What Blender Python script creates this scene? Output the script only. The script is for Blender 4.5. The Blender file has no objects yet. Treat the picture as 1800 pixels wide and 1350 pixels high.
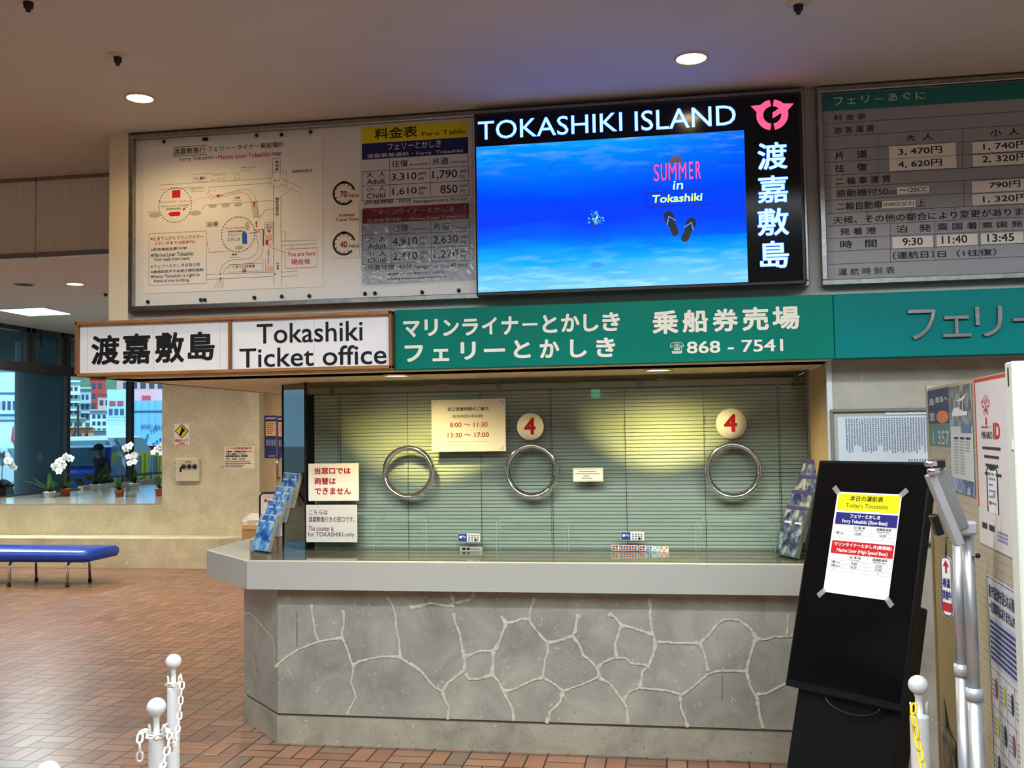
import bpy, math, random
from mathutils import Vector as V3, Matrix as MX
random.seed(7)
SC = bpy.context.scene
COL = SC.collection
PI = math.pi

# ---------------------------------------------------------------- camera
IMW, IMH, FPX = 1800, 1350, 1727.17
YAW, PITCH, ROLL, EYE = .1627, .0487, -.0152, 1.65
def _rot():
    cy, sy, cp, sp, cr, sr = math.cos(YAW), math.sin(YAW), math.cos(PITCH), math.sin(PITCH), math.cos(ROLL), math.sin(ROLL)
    Rz = MX(((cy, sy, 0), (-sy, cy, 0), (0, 0, 1)))
    B = MX(((1, 0, 0), (0, sp, -cp), (0, cp, sp)))
    Rr = MX(((cr, -sr, 0), (sr, cr, 0), (0, 0, 1)))
    return Rr @ B @ Rz                       # world -> (right, down, forward)
RM = _rot()
RMT = RM.transposed()
CAM = V3((0, 0, EYE))
cd = bpy.data.cameras.new('camera'); cam = bpy.data.objects.new('camera', cd); COL.objects.link(cam)
cd.sensor_width = 36; cd.lens = FPX / IMW * 36; cd.clip_start = .05; cd.clip_end = 500
r0, r1, r2 = RM[0], -RM[1], -RM[2]
cam.matrix_world = MX(((r0[0], r1[0], r2[0], 0), (r0[1], r1[1], r2[1], 0), (r0[2], r1[2], r2[2], EYE), (0, 0, 0, 1)))
SC.camera = cam

# ---------------------------------------------------------------- world, view
SC.view_settings.view_transform = 'Standard'; SC.view_settings.look = 'None'
SC.view_settings.gamma = 1; SC.view_settings.exposure = .2; SC.view_settings.use_curve_mapping = False
w = bpy.data.worlds.new('sky'); SC.world = w; w.use_nodes = True
bg = w.node_tree.nodes['Background']
bg.inputs[0].default_value = (.72, .86, 1, 1); bg.inputs[1].default_value = 1.25
SC.cycles.max_bounces = 8; SC.cycles.diffuse_bounces = 4; SC.cycles.glossy_bounces = 4
SC.cycles.transparent_max_bounces = 16; SC.cycles.caustics_reflective = False; SC.cycles.caustics_refractive = False
SC.cycles.sample_clamp_indirect = 6

def lamp(name, kind, loc, energy, color, rot=(0, 0, 0), **kw):
    l = bpy.data.lights.new(name, kind); l.energy = energy; l.color = color
    for k, x in kw.items(): setattr(l, k, x)
    o = bpy.data.objects.new(name, l); COL.objects.link(o); o.location = loc; o.rotation_euler = rot
    return o
lamp('sun', 'SUN', (0, 0, 20), 4.2, (1, .95, .88), V3((-.35, .6, -.72)).to_track_quat('-Z', 'Y').to_euler(), angle=.02)
# louvred fluorescent panels in the ceiling just above the photographer, throwing light on the counter front
for px_ in (-2.3, -.5, 1.3, 3.1):
    lamp('louvred_panel_light', 'AREA', (px_, 2.62, 3.22), 37, (.88, .96, 1), (0, 0, 0), shape='RECTANGLE', size=1.25, size_y=.28, spread=math.radians(150))
# daylight from the high rooflight of the hall behind the photographer
RL = V3((.6, -1.6, 5.5))
lamp('rooflight', 'AREA', RL, 420, (.84, .94, 1), (V3((0, 5., 1.6)) - RL).to_track_quat('-Z', 'Y').to_euler(), shape='RECTANGLE', size=9, size_y=3.1)
lamp('rear_fill_light', 'AREA', (0, -6.8, 2.6), 25, (.86, .95, 1), (math.radians(90), 0, 0), shape='RECTANGLE', size=11, size_y=2.4)  # added frontal fill for the sign band and boards, no window behind it
# the grid of warm ceiling downlights outside the frame
WARM = (1, .87, .70)
for px_, py_, pz_, e_ in ((-4.95, 4.12, 3.22, 80), (-7.48, 4.12, 3.22, 80), (2.64, 4.19, 3.22, 14), (-4.4, 7.6, 3.38, 290), (-6.7, 7.6, 3.38, 250), (-9., 7.6, 3.38, 230), (-4.3, 10.1, 3.38, 250), (-9., 10.1, 3.38, 230)):
    lamp('hall_downlight', 'SPOT', (px_, py_, pz_), e_, WARM if py_ < 5 else (1, .91, .74), spot_size=math.radians(140), spot_blend=.7, shadow_soft_size=.06)

# ---------------------------------------------------------------- pixels of the photograph -> rays (for measuring)
def ray(x, y): return RMT @ V3(((x - 900) / FPX, (y - 675) / FPX, 1))
def onY(x, y, Y): d = ray(x, y); return CAM + d * (Y / d[1])
def onX(x, y, X): d = ray(x, y); return CAM + d * (X / d[0])
def onZ(x, y, Z): d = ray(x, y); return CAM + d * ((Z - EYE) / d[2])
def atD(x, y, D): return CAM + ray(x, y) * D

# ---------------------------------------------------------------- materials
def lin(c): c /= 255; return c / 12.92 if c <= .04045 else ((c + .055) / 1.055) ** 2.4
MATS = {}
def nd(nt, t, **kw):
    n = nt.nodes.new(t)
    for k, x in kw.items(): setattr(n, k, x)
    return n
def mat(name, rgb=(200, 200, 200), rough=.5, metal=0., emit=0., spec=.5, noise=0., nscale=20., bump=0., alpha=1., rgb2=None, stretch=(1, 1, 1), detail=4, coat=0.):
    if name in MATS: return MATS[name]
    m = bpy.data.materials.new(name); m.use_nodes = True; nt = m.node_tree
    p = nt.nodes['Principled BSDF']
    c = (lin(rgb[0]), lin(rgb[1]), lin(rgb[2]), 1)
    p.inputs['Base Color'].default_value = c
    p.inputs['Roughness'].default_value = rough; p.inputs['Metallic'].default_value = metal
    p.inputs['Specular IOR Level'].default_value = spec
    p.inputs['Coat Weight'].default_value = coat
    p.inputs['Alpha'].default_value = alpha
    if emit:
        p.inputs['Emission Color'].default_value = c; p.inputs['Emission Strength'].default_value = emit
    if noise or bump or rgb2:
        tc = nd(nt, 'ShaderNodeTexCoord'); mp = nd(nt, 'ShaderNodeMapping'); mp.inputs['Scale'].default_value = stretch
        nt.links.new(tc.outputs['Object'], mp.inputs[0])
        n = nd(nt, 'ShaderNodeTexNoise'); n.inputs['Scale'].default_value = nscale; n.inputs['Detail'].default_value = detail
        nt.links.new(mp.outputs[0], n.inputs['Vector'])
        if noise or rgb2:
            mx = nd(nt, 'ShaderNodeMix', data_type='RGBA')
            d = rgb2 or tuple(max(0, x * (1 - noise)) for x in rgb)
            mx.inputs['A'].default_value = (lin(d[0]), lin(d[1]), lin(d[2]), 1); mx.inputs['B'].default_value = c
            rp = nd(nt, 'ShaderNodeMapRange'); rp.inputs['From Min'].default_value = .35; rp.inputs['From Max'].default_value = .65
            nt.links.new(n.outputs[0], rp.inputs[0]); nt.links.new(rp.outputs[0], mx.inputs['Factor'])
            nt.links.new(mx.outputs['Result'], p.inputs['Base Color'])
        if bump:
            b = nd(nt, 'ShaderNodeBump'); b.inputs['Strength'].default_value = bump; b.inputs['Distance'].default_value = .01
            nt.links.new(n.outputs[0], b.inputs['Height']); nt.links.new(b.outputs[0], p.inputs['Normal'])
    MATS[name] = m
    return m

def flat(name, rgb=(128, 128, 128), rough=.6): return mat(name, rgb, rough, spec=.3)

class NG:
    """tiny expression helper for shader maths"""
    def __init__(s, nt): s.nt = nt
    def m(s, op, a, b=None, c=None):
        n = s.nt.nodes.new('ShaderNodeMath'); n.operation = op
        for i, x in enumerate((a, b, c)):
            if x is None: continue
            if isinstance(x, (int, float)): n.inputs[i].default_value = x
            else: s.nt.links.new(x, n.inputs[i])
        return n.outputs[0]

def floor_material():
    m = bpy.data.materials.new('brick_floor'); m.use_nodes = True; nt = m.node_tree; g = NG(nt).m
    p = nt.nodes['Principled BSDF']
    tc = nd(nt, 'ShaderNodeTexCoord'); sp = nd(nt, 'ShaderNodeSeparateXYZ'); nt.links.new(tc.outputs['Object'], sp.inputs[0])
    B = .1998
    u = g('DIVIDE', g('ADD', sp.outputs[0], 3.470), B); v = g('DIVIDE', g('SUBTRACT', sp.outputs[1], 5.455), B)
    iu, iv = g('FLOOR', u), g('FLOOR', v); fu, fv = g('SUBTRACT', u, iu), g('SUBTRACT', v, iv)
    par = g('FLOORED_MODULO', g('ADD', iu, iv), 2.)           # 0 / 1
    # split across u when par = 0, across v when par = 1
    s = g('ADD', g('MULTIPLY', fu, g('SUBTRACT', 1., par)), g('MULTIPLY', fv, par))   # direction that is halved
    t = g('ADD', g('MULTIPLY', fv, g('SUBTRACT', 1., par)), g('MULTIPLY', fu, par))
    s2 = g('MULTIPLY', s, 2.); hs = g('FLOOR', s2); fs = g('SUBTRACT', s2, hs)
    ds = g('DIVIDE', g('MINIMUM', fs, g('SUBTRACT', 1., fs)), 2.)
    dt = g('MINIMUM', t, g('SUBTRACT', 1., t))
    d = g('MINIMUM', ds, dt)
    mr = nd(nt, 'ShaderNodeMapRange'); nt.links.new(d, mr.inputs[0]); mr.inputs['From Min'].default_value = .017; mr.inputs['From Max'].default_value = .029
    cv = nd(nt, 'ShaderNodeCombineXYZ'); nt.links.new(iu, cv.inputs[0]); nt.links.new(iv, cv.inputs[1]); nt.links.new(hs, cv.inputs[2])
    wn = nd(nt, 'ShaderNodeTexWhiteNoise', noise_dimensions='3D'); nt.links.new(cv.outputs[0], wn.inputs['Vector'])
    rp = nd(nt, 'ShaderNodeValToRGB'); nt.links.new(wn.outputs['Value'], rp.inputs[0])
    cols = ((0, (130, 96, 80)), (.2, (146, 106, 86)), (.45, (156, 112, 90)), (.7, (150, 116, 98)), (.86, (168, 126, 98)), (1, (126, 108, 98)))
    e = rp.color_ramp.elements
    while len(e) < len(cols): e.new(.5)
    for x, (q, c) in zip(e, cols): x.position = q; x.color = (lin(c[0]), lin(c[1]), lin(c[2]), 1)
    ns = nd(nt, 'ShaderNodeTexNoise'); ns.inputs['Scale'].default_value = 9; ns.inputs['Detail'].default_value = 6; nt.links.new(tc.outputs['Object'], ns.inputs['Vector'])
    mv = nd(nt, 'ShaderNodeMix', data_type='RGBA', blend_type='MULTIPLY'); mv.inputs['Factor'].default_value = .35
    nt.links.new(rp.outputs[0], mv.inputs['A']); nt.links.new(ns.outputs[0], mv.inputs['B'])
    mx = nd(nt, 'ShaderNodeMix', data_type='RGBA'); mx.inputs['A'].default_value = (lin(46), lin(28), lin(26), 1)
    nt.links.new(mr.outputs[0], mx.inputs['Factor']); nt.links.new(mv.outputs['Result'], mx.inputs['B'])
    nt.links.new(mx.outputs['Result'], p.inputs['Base Color'])
    p.inputs['Roughness'].default_value = .31; p.inputs['Specular IOR Level'].default_value = .4
    b = nd(nt, 'ShaderNodeBump'); b.inputs['Strength'].default_value = .35; b.inputs['Distance'].default_value = .003
    nt.links.new(mr.outputs[0], b.inputs['Height']); nt.links.new(b.outputs[0], p.inputs['Normal'])
    return m

def stone_material(name, base, vein, pit, scale=1., rough=.4, pits=.5, streak=(1, 1, 1)):
    """limestone: cloudy tone, small dark pits and pale fossil flecks"""
    m = bpy.data.materials.new(name); m.use_nodes = True; nt = m.node_tree
    p = nt.nodes['Principled BSDF']; p.inputs['Roughness'].default_value = rough
    tc = nd(nt, 'ShaderNodeTexCoord'); mp = nd(nt, 'ShaderNodeMapping'); mp.inputs['Scale'].default_value = streak
    nt.links.new(tc.outputs['Object'], mp.inputs[0])
    def noise(s, det, rgh=.6, dist=0.):
        n = nd(nt, 'ShaderNodeTexNoise'); n.inputs['Scale'].default_value = s * scale; n.inputs['Detail'].default_value = det
        n.inputs['Roughness'].default_value = rgh; n.inputs['Distortion'].default_value = dist
        nt.links.new(mp.outputs[0], n.inputs['Vector']); return n.outputs[0]
    def rng(x, a, b):
        r = nd(nt, 'ShaderNodeMapRange'); nt.links.new(x, r.inputs[0]); r.inputs['From Min'].default_value = a; r.inputs['From Max'].default_value = b
        return r.outputs[0]
    def mix(f, a, b):
        x = nd(nt, 'ShaderNodeMix', data_type='RGBA'); nt.links.new(f, x.inputs['Factor'])
        for k, q in (('A', a), ('B', b)):
            if isinstance(q, tuple): x.inputs[k].default_value = (lin(q[0]), lin(q[1]), lin(q[2]), 1)
            else: nt.links.new(q, x.inputs[k])
        return x.outputs['Result']
    cl = mix(rng(noise(2.5, 8, .65, .6), .32, .68), base, vein)
    fl = mix(rng(noise(26, 3, .5, 1.2), .66, .74), cl, tuple(min(255, int(c * 1.16)) for c in base))
    pt = noise(38, 4, .6, 1.5)
    out = mix(rng(pt, .72 - .08 * pits, .76 - .06 * pits), fl, pit)
    nt.links.new(out, p.inputs['Base Color'])
    b = nd(nt, 'ShaderNodeBump'); b.inputs['Strength'].default_value = .25; b.inputs['Distance'].default_value = .004; b.invert = True
    nt.links.new(pt, b.inputs['Height']); nt.links.new(b.outputs[0], p.inputs['Normal'])
    return m

def glass_material(name, tint=(1, 1, 1), ior=1.5, rough=0.):
    m = bpy.data.materials.new(name); m.use_nodes = True; nt = m.node_tree; nt.nodes.remove(nt.nodes['Principled BSDF'])
    o = nt.nodes['Material Output']; t = nd(nt, 'ShaderNodeBsdfTransparent'); t.inputs[0].default_value = (*tint, 1)
    gl = nd(nt, 'ShaderNodeBsdfGlossy'); gl.inputs['Roughness'].default_value = rough; gl.inputs['Color'].default_value = (1, 1, 1, 1)
    fr = nd(nt, 'ShaderNodeFresnel'); fr.inputs['IOR'].default_value = ior
    mx = nd(nt, 'ShaderNodeMixShader'); nt.links.new(fr.outputs[0], mx.inputs[0]); nt.links.new(t.outputs[0], mx.inputs[1]); nt.links.new(gl.outputs[0], mx.inputs[2])
    nt.links.new(mx.outputs[0], o.inputs[0]); return m

# ---------------------------------------------------------------- geometry helpers
class MB:
    def __init__(s): s.v = []; s.f = []; s.m = []; s.sm = []; s.mats = []
    def mi(s, m):
        if m not in s.mats: s.mats.append(m)
        return s.mats.index(m)
    def face(s, pts, m, smooth=False):
        b = len(s.v); s.v += [tuple(p) for p in pts]; s.f.append(tuple(range(b, b + len(pts)))); s.m.append(s.mi(m)); s.sm.append(smooth)
    def raw(s, vs, fs, m, smooth=False):
        b = len(s.v); s.v += [tuple(p) for p in vs]; k = s.mi(m)
        for f in fs: s.f.append(tuple(i + b for i in f)); s.m.append(k); s.sm.append(smooth)
    def box(s, x0, x1, y0, y1, z0, z1, m, bev=0.):
        c = V3(((x0 + x1) / 2, (y0 + y1) / 2, (z0 + z1) / 2))
        s.obox(c, V3(((x1 - x0) / 2, 0, 0)), V3((0, (y1 - y0) / 2, 0)), V3((0, 0, (z1 - z0) / 2)), m, bev)
    def obox(s, c, a, b, d, m, bev=0.):
        """box from a centre and three half-axis vectors, edges chamfered by bev"""
        la, lb, ld = a.length, b.length, d.length
        if bev <= 0 or bev > .45 * min(la, lb, ld) * 2:
            vs = [c + a * i + b * j + d * k for i in (-1, 1) for j in (-1, 1) for k in (-1, 1)]
            s.raw(vs, [(0, 1, 3, 2), (4, 6, 7, 5), (0, 4, 5, 1), (2, 3, 7, 6), (0, 2, 6, 4), (1, 5, 7, 3)], m); return
        ea, eb, ed = a * ((la - bev) / la), b * ((lb - bev) / lb), d * ((ld - bev) / ld)
        vs = []; ix = {}
        for i in (-1, 1):
            for j in (-1, 1):
                for k in (-1, 1):
                    for ax, q in enumerate((c + a * i + eb * j + ed * k, c + ea * i + b * j + ed * k, c + ea * i + eb * j + d * k)):
                        ix[(i, j, k, ax)] = len(vs); vs.append(q)
        fs = []
        for i in (-1, 1):
            fs.append([ix[(i, -1, -1, 0)], ix[(i, 1, -1, 0)], ix[(i, 1, 1, 0)], ix[(i, -1, 1, 0)]])
            fs.append([ix[(-1, i, -1, 1)], ix[(1, i, -1, 1)], ix[(1, i, 1, 1)], ix[(-1, i, 1, 1)]])
            fs.append([ix[(-1, -1, i, 2)], ix[(1, -1, i, 2)], ix[(1, 1, i, 2)], ix[(-1, 1, i, 2)]])
            for j in (-1, 1):
                fs.append([ix[(i, j, -1, 0)], ix[(i, j, 1, 0)], ix[(i, j, 1, 1)], ix[(i, j, -1, 1)]])
                fs.append([ix[(i, -1, j, 0)], ix[(i, 1, j, 0)], ix[(i, 1, j, 2)], ix[(i, -1, j, 2)]])
                fs.append([ix[(-1, i, j, 1)], ix[(1, i, j, 1)], ix[(1, i, j, 2)], ix[(-1, i, j, 2)]])
                for k in (-1, 1): fs.append([ix[(i, j, k, 0)], ix[(i, j, k, 1)], ix[(i, j, k, 2)]])
        s.raw(vs, fs, m)
    def prism(s, pts, vec, m, mside=None):
        n = len(pts); vec = V3(vec); P = [V3(p) for p in pts]
        s.raw(P + [p + vec for p in P], [tuple(range(n))[::-1], tuple(range(n, 2 * n))], m)
        s.raw(P + [p + vec for p in P], [(i, (i + 1) % n, (i + 1) % n + n, i + n) for i in range(n)], mside or m)
    def tube(s, pts, r, m, n=8, closed=False):
        P = [V3(p) for p in pts]; N = len(P); rr = r if isinstance(r, (list, tuple)) else [r] * N
        vs = []; up = None
        for i, p in enumerate(P):
            a = P[(i - 1) % N] if (i or closed) else p; b = P[(i + 1) % N] if (i < N - 1 or closed) else p
            t = (b - a).normalized()
            if up is None: up = V3((0, 0, 1)) if abs(t.z) < .9 else V3((1, 0, 0))
            x = up - t * up.dot(t)
            if x.length < 1e-5: x = V3((1, 0, 0)) - t * t.x
            x.normalize(); up = x; y = t.cross(x)
            for k in range(n): q = 2 * PI * k / n; vs.append(p + (x * math.cos(q) + y * math.sin(q)) * rr[i])
        fs = []
        for i in range(N if closed else N - 1):
            j = (i + 1) % N
            for k in range(n): fs.append((i * n + k, i * n + (k + 1) % n, j * n + (k + 1) % n, j * n + k))
        if not closed: fs += [tuple(range(n))[::-1], tuple(range((N - 1) * n, N * n))]
        s.raw(vs, fs, m, True)
    def lathe(s, prof, o, m, n=24, axis=V3((0, 0, 1))):
        """profile of (radius, height) turned about an axis through o"""
        axis = axis.normalized(); x = V3((1, 0, 0)) if abs(axis.x) < .9 else V3((0, 1, 0)); x = (x - axis * x.dot(axis)).normalized(); y = axis.cross(x); o = V3(o)
        vs = []; fs = []
        for r, h in prof:
            for k in range(n): q = 2 * PI * k / n; vs.append(o + axis * h + (x * math.cos(q) + y * math.sin(q)) * r)
        for i in range(len(prof) - 1):
            for k in range(n): fs.append((i * n + k, i * n + (k + 1) % n, (i + 1) * n + (k + 1) % n, (i + 1) * n + k))
        s.raw(vs, fs, m, True)
    def ball(s, c, r, m, n=14, sc=(1, 1, 1)):
        c = V3(c); vs = []; fs = []; h = n // 2
        for i in range(h + 1):
            t = PI * i / h
            for k in range(n): q = 2 * PI * k / n; vs.append(c + V3((r * sc[0] * math.sin(t) * math.cos(q), r * sc[1] * math.sin(t) * math.sin(q), r * sc[2] * math.cos(t))))
        for i in range(h):
            for k in range(n): fs.append((i * n + k, (i + 1) * n + k, (i + 1) * n + (k + 1) % n, i * n + (k + 1) % n))
        s.raw(vs, fs, m, True)
    def build(s, name, parent=None, loc=None, **props):
        me = bpy.data.meshes.new(name); me.from_pydata(s.v, [], s.f)
        for m in s.mats: me.materials.append(m)
        me.polygons.foreach_set('material_index', s.m); me.polygons.foreach_set('use_smooth', s.sm); me.update()
        o = bpy.data.objects.new(name, me); COL.objects.link(o)
        if parent: o.parent = parent
        base = V3((0, 0, 0)); q = parent
        while q: base += q.location; q = q.parent
        if loc: me.transform(MX.Translation(-V3(loc)))
        o.location = (V3(loc) if loc else V3((0, 0, 0))) - base
        for k, x in props.items(): o[k] = x
        return o

def thing(name, loc, label, category, group=None):
    o = bpy.data.objects.new(name, None); o.empty_display_size = .1; COL.objects.link(o); o.location = loc
    o['label'] = label; o['category'] = category
    if group: o['group'] = group
    return o
def tag(o, label, category, group=None):
    o['label'] = label; o['category'] = category
    if group: o['group'] = group
    return o
def struct(mb, name, parent=None):
    o = mb.build(name, parent)
    if not parent: o['kind'] = 'structure'
    return o
def dup(root, loc, label=None, group=None, rotz=None):
    r = root.copy(); COL.objects.link(r); r.location = loc
    if rotz is not None: r.rotation_euler = (0, 0, rotz)
    if label: r['label'] = label
    if group: r['group'] = group
    for ch in list(root.children):
        c = ch.copy(); COL.objects.link(c); c.parent = r
        for g in ch.children:
            d = g.copy(); COL.objects.link(d); d.parent = c
    return r

_cu = bpy.data.curves.new('lettering', 'FONT'); _cu.resolution_u = 3
_to = bpy.data.objects.new('lettering', _cu); COL.objects.link(_to); _tc = {}
def glyphs(s, bold=0.):
    """outline of a line of writing: flat vertices scaled to the unit square, faces"""
    k = s
    if k not in _tc:
        _cu.body = s; bpy.context.view_layer.update()
        me = bpy.data.meshes.new_from_object(_to.evaluated_get(bpy.context.evaluated_depsgraph_get()))
        vs = [(v.co.x, v.co.y) for v in me.vertices]; fs = [tuple(p.vertices) for p in me.polygons]; bpy.data.meshes.remove(me)
        _tc[k] = (vs, fs)
    vs, fs = _tc[k]
    n = 0 if bold < .004 else 4 if bold < .028 else 8
    V_, F_ = [(x, y, 0) for x, y in vs], list(fs)
    for i in range(n):                                        # heavier strokes: the outline repeated round a small circle
        q = 2 * PI * (i + .5) / n; o = len(V_); V_ += [(x + bold * math.cos(q), y + bold * math.sin(q), 4e-5 * (i + 1)) for x, y in vs]; F_ += [tuple(j + o for j in f) for f in fs]
    x0, x1 = min(v[0] for v in V_), max(v[0] for v in V_); y0, y1 = min(v[1] for v in V_), max(v[1] for v in V_)
    dx, dy = max(x1 - x0, 1e-6), max(y1 - y0, 1e-6)
    return [((x - x0) / dx, (y - y0) / dy, h) for x, y, h in V_], F_

class Pl:
    """a flat surface: origin, axes u (along) and v (up), normal towards the hall"""
    def __init__(s, o, u, v): s.o = V3(o); s.u = V3(u).normalized(); s.v = V3(v).normalized(); s.n = s.u.cross(s.v)
    def uv(s, x, y):
        d = ray(x, y); t = (s.o - CAM).dot(s.n) / d.dot(s.n); q = CAM + d * t - s.o
        return q.dot(s.u), q.dot(s.v)
    def P(s, u, v, d=0.): return s.o + s.u * u + s.v * v + s.n * d
def front(Y): return Pl((0, Y, 0), (1, 0, 0), (0, 0, 1))

class Art(MB):
    """flat artwork on a surface; z() sets the enlargement the coordinates were read at"""
    LAY = .0006
    def __init__(s, pl, zoom=(0, 0, 1)): super().__init__(); s.pl = pl; s.q = zoom
    def z(s, *q): s.q = q; return s
    def c(s, p): return s.pl.uv(s.q[0] + p[0] / s.q[2], s.q[1] + p[1] / s.q[2])
    def R(s, x0, y0, x1, y1, m, lay=1):                       # lower left, upper right
        (a, b), (c, d) = s.c((x0, y0)), s.c((x1, y1)); s.Ruv(a, b, c, d, m, lay); return (a, b, c, d)
    def Ruv(s, a, b, c, d, m, lay=1):
        k = lay * s.LAY; s.face([s.pl.P(a, b, k), s.pl.P(c, b, k), s.pl.P(c, d, k), s.pl.P(a, d, k)], m)
    def G(s, pts, m, lay=1):
        s.face([s.pl.P(*s.c(p), lay * s.LAY) for p in pts], m)
    def T(s, t, x0, y0, x1, y1, m, bold=.01, lay=2, slant=0., depth=0.):
        (a, b), (c, d) = s.c((x0, y0)), s.c((x1, y1)); s.Tuv(t, a, b, c, d, m, bold, lay, slant, depth)
    def Tuv(s, t, a, b, c, d, m, bold=.01, lay=2, slant=0., depth=0.):
        vs, fs = glyphs(t, 0 if depth else bold); k = lay * s.LAY
        f = lambda dd: [s.pl.P(a + (c - a) * x + slant * (d - b) * y, b + (d - b) * y, k + dd + h) for x, y, h in vs]
        s.raw(f(depth), fs, m)
        if depth:
            cnt = {}
            for q in fs:
                for i in range(len(q)):
                    e = (q[i], q[(i + 1) % len(q)]); cnt[tuple(sorted(e))] = None if tuple(sorted(e)) in cnt else e
            b0 = f(0); b1 = f(depth); n = len(b0)
            s.raw(b0 + b1, [(e[0], e[1], e[1] + n, e[0] + n) for e in cnt.values() if e], m)
    def Lm(s, pts, w, m, lay=1, closed=False):
        """line of width w (metres) through points"""
        Q = [s.c(p) for p in pts]; s.Luv(Q, w, m, lay, closed)
    def Luv(s, Q, w, m, lay=1, closed=False):
        k = lay * s.LAY; n = len(Q); L = []; R_ = []
        for i, p in enumerate(Q):
            a = Q[i - 1] if (i or closed) else p; b = Q[(i + 1) % n] if (i < n - 1 or closed) else p
            dx, dy = b[0] - a[0], b[1] - a[1]; l = math.hypot(dx, dy) or 1; nx, ny = -dy / l, dx / l
            ww = (w[i] if isinstance(w, (list, tuple)) else w) / 2
            L.append((p[0] + nx * ww, p[1] + ny * ww)); R_.append((p[0] - nx * ww, p[1] - ny * ww))
        vs = [s.pl.P(*p, k) for p in R_] + [s.pl.P(*p, k) for p in L]
        s.raw(vs, [(i, (i + 1) % n, (i + 1) % n + n, i + n) for i in range(n if closed else n - 1)], m)
    def box(s, x0, y0, x1, y1, w, m, lay=1):
        a, b = s.c((x0, y0)); c, d = s.c((x1, y1)); s.Luv([(a, b), (c, b), (c, d), (a, d)], w, m, lay, True)
    def D(s, x, y, r, m, lay=1, n=24, ry=None):               # disc, radius in read pixels
        a, b = s.c((x, y)); a2, _ = s.c((x + r, y)); ra = abs(a2 - a); rb = ra * (ry / r if ry else 1)
        s.face([s.pl.P(a + ra * math.cos(2 * PI * i / n), b + rb * math.sin(2 * PI * i / n), lay * s.LAY) for i in range(n)], m)
    def arc(s, x, y, r, w, m, a0=0, a1=360, lay=1, n=32, dash=0):
        a, b = s.c((x, y)); a2, _ = s.c((x + r, y)); ra = abs(a2 - a)
        A = [math.radians(a0 + (a1 - a0) * i / n) for i in range(n + 1)]; P = [(a + ra * math.cos(q), b + ra * math.sin(q)) for q in A]
        if dash:
            for i in range(0, n, 2): s.Luv(P[i:i + 2], w, m, lay)
        else: s.Luv(P, w, m, lay)
    def sheet(s, x0, y0, x1, y1, m, t=.0012):
        """a sheet with thickness: lower left, upper right"""
        (a, b), (c, d) = s.c((x0, y0)), s.c((x1, y1)); s.sheetuv(a, b, c, d, m, t); return (a, b, c, d)
    def sheetuv(s, a, b, c, d, m, t=.0012):
        o = s.pl.P((a + c) / 2, (b + d) / 2, -t / 2); MB.obox(s, o, s.pl.u * abs(c - a) / 2, s.pl.v * abs(d - b) / 2, s.pl.n * t / 2, m)
# ---------------------------------------------------------------- shared colours
WHITE = flat('white_paper', (236, 234, 230), .55)
BLACK = flat('black_ink', (18, 18, 20), .6)
GREYINK = flat('grey_ink', (96, 96, 96), .6)
RED = flat('red_ink', (196, 22, 34), .5)
DKRED = flat('dark_red_ink', (150, 24, 34), .5)
NAVY = flat('navy_ink', (30, 34, 120), .5)
BLUE = flat('blue_ink', (30, 100, 190), .5)
YELLOW = flat('yellow_ink', (246, 228, 20), .5)
CHROME = mat('chrome', (225, 225, 228), .08, 1.)
STEEL = mat('brushed_steel', (165, 163, 160), .28, 1., noise=.12, nscale=40)
ALU = mat('aluminium_frame', (178, 178, 176), .3, 1., noise=.1, nscale=60, stretch=(1, 1, 1))
DARKMETAL = mat('dark_metal', (44, 42, 42), .45, .6)
BLACKP = mat('black_plastic', (16, 16, 18), .4)
WALLP = mat('wall_paint', (196, 192, 184), .6, noise=.04, nscale=3)
CEILP = mat('ceiling_paint', (206, 204, 200), .75, noise=.03, nscale=2)
FLOORM = floor_material()
STONE_BASE = stone_material('flagstone', (176, 174, 162), (136, 134, 126), (92, 90, 82), 1.3, .36, .6, (1, 1, 1.0))
STONE_PLINTH = stone_material('plinth_stone', (178, 172, 154), (140, 136, 122), (78, 70, 58), 1.6, .4, 1.0)
STONE_WALL = stone_material('limestone_wall', (216, 209, 182), (188, 178, 150), (128, 114, 92), 1.1, .45, 1.1)
STONE_GREY = stone_material('grey_limestone', (184, 178, 164), (152, 146, 132), (98, 90, 78), 1.2, .45, .7)
MORTAR = mat('mortar', (214, 210, 194), .7, noise=.12, nscale=50, bump=.3)
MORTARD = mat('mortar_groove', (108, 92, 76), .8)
TAN = mat('tan_panel', (196, 172, 136), .45, noise=.08, nscale=6, stretch=(14, 14, 1))

# ---------------------------------------------------------------- the setting
ZC, ZB, YD, ZS = 3.235, 3.4, 5.355, 1.955          # hall ceiling, window-hall ceiling, drop wall, soffit
b = MB(); b.box(-10.2, 6, -7, 24, -.1, 0, FLOORM); struct(b, 'floor')
b = MB(); b.box(-10.2, 6, 2.3, YD + .05, ZC, ZC + .25, CEILP)
struct(b, 'ceiling')
ZA = 7.2
b = MB(); b.box(-10.2, 6, -7, 3.2, ZA, ZA + .1, WALLP); struct(b, 'ceiling_hall')
b = MB(); b.box(-10.2, 6, 2.3, 2.5, ZC + .25, ZA, WALLP); struct(b, 'wall_fascia')
b = MB(); b.box(-10.2, 6, -7.1, -7, 0, ZA, WALLP); struct(b, 'wall_back')
b = MB(); b.box(-10.2, -10.0, -7, 3.2, ZB, ZA, WALLP); struct(b, 'wall_left_upper')
b = MB(); b.box(-10.2, 6, YD + .05, 24, ZB, ZB + .1, mat('rear_ceiling_paint', (206, 204, 200), .75)); struct(b, 'ceiling_rear')
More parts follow.
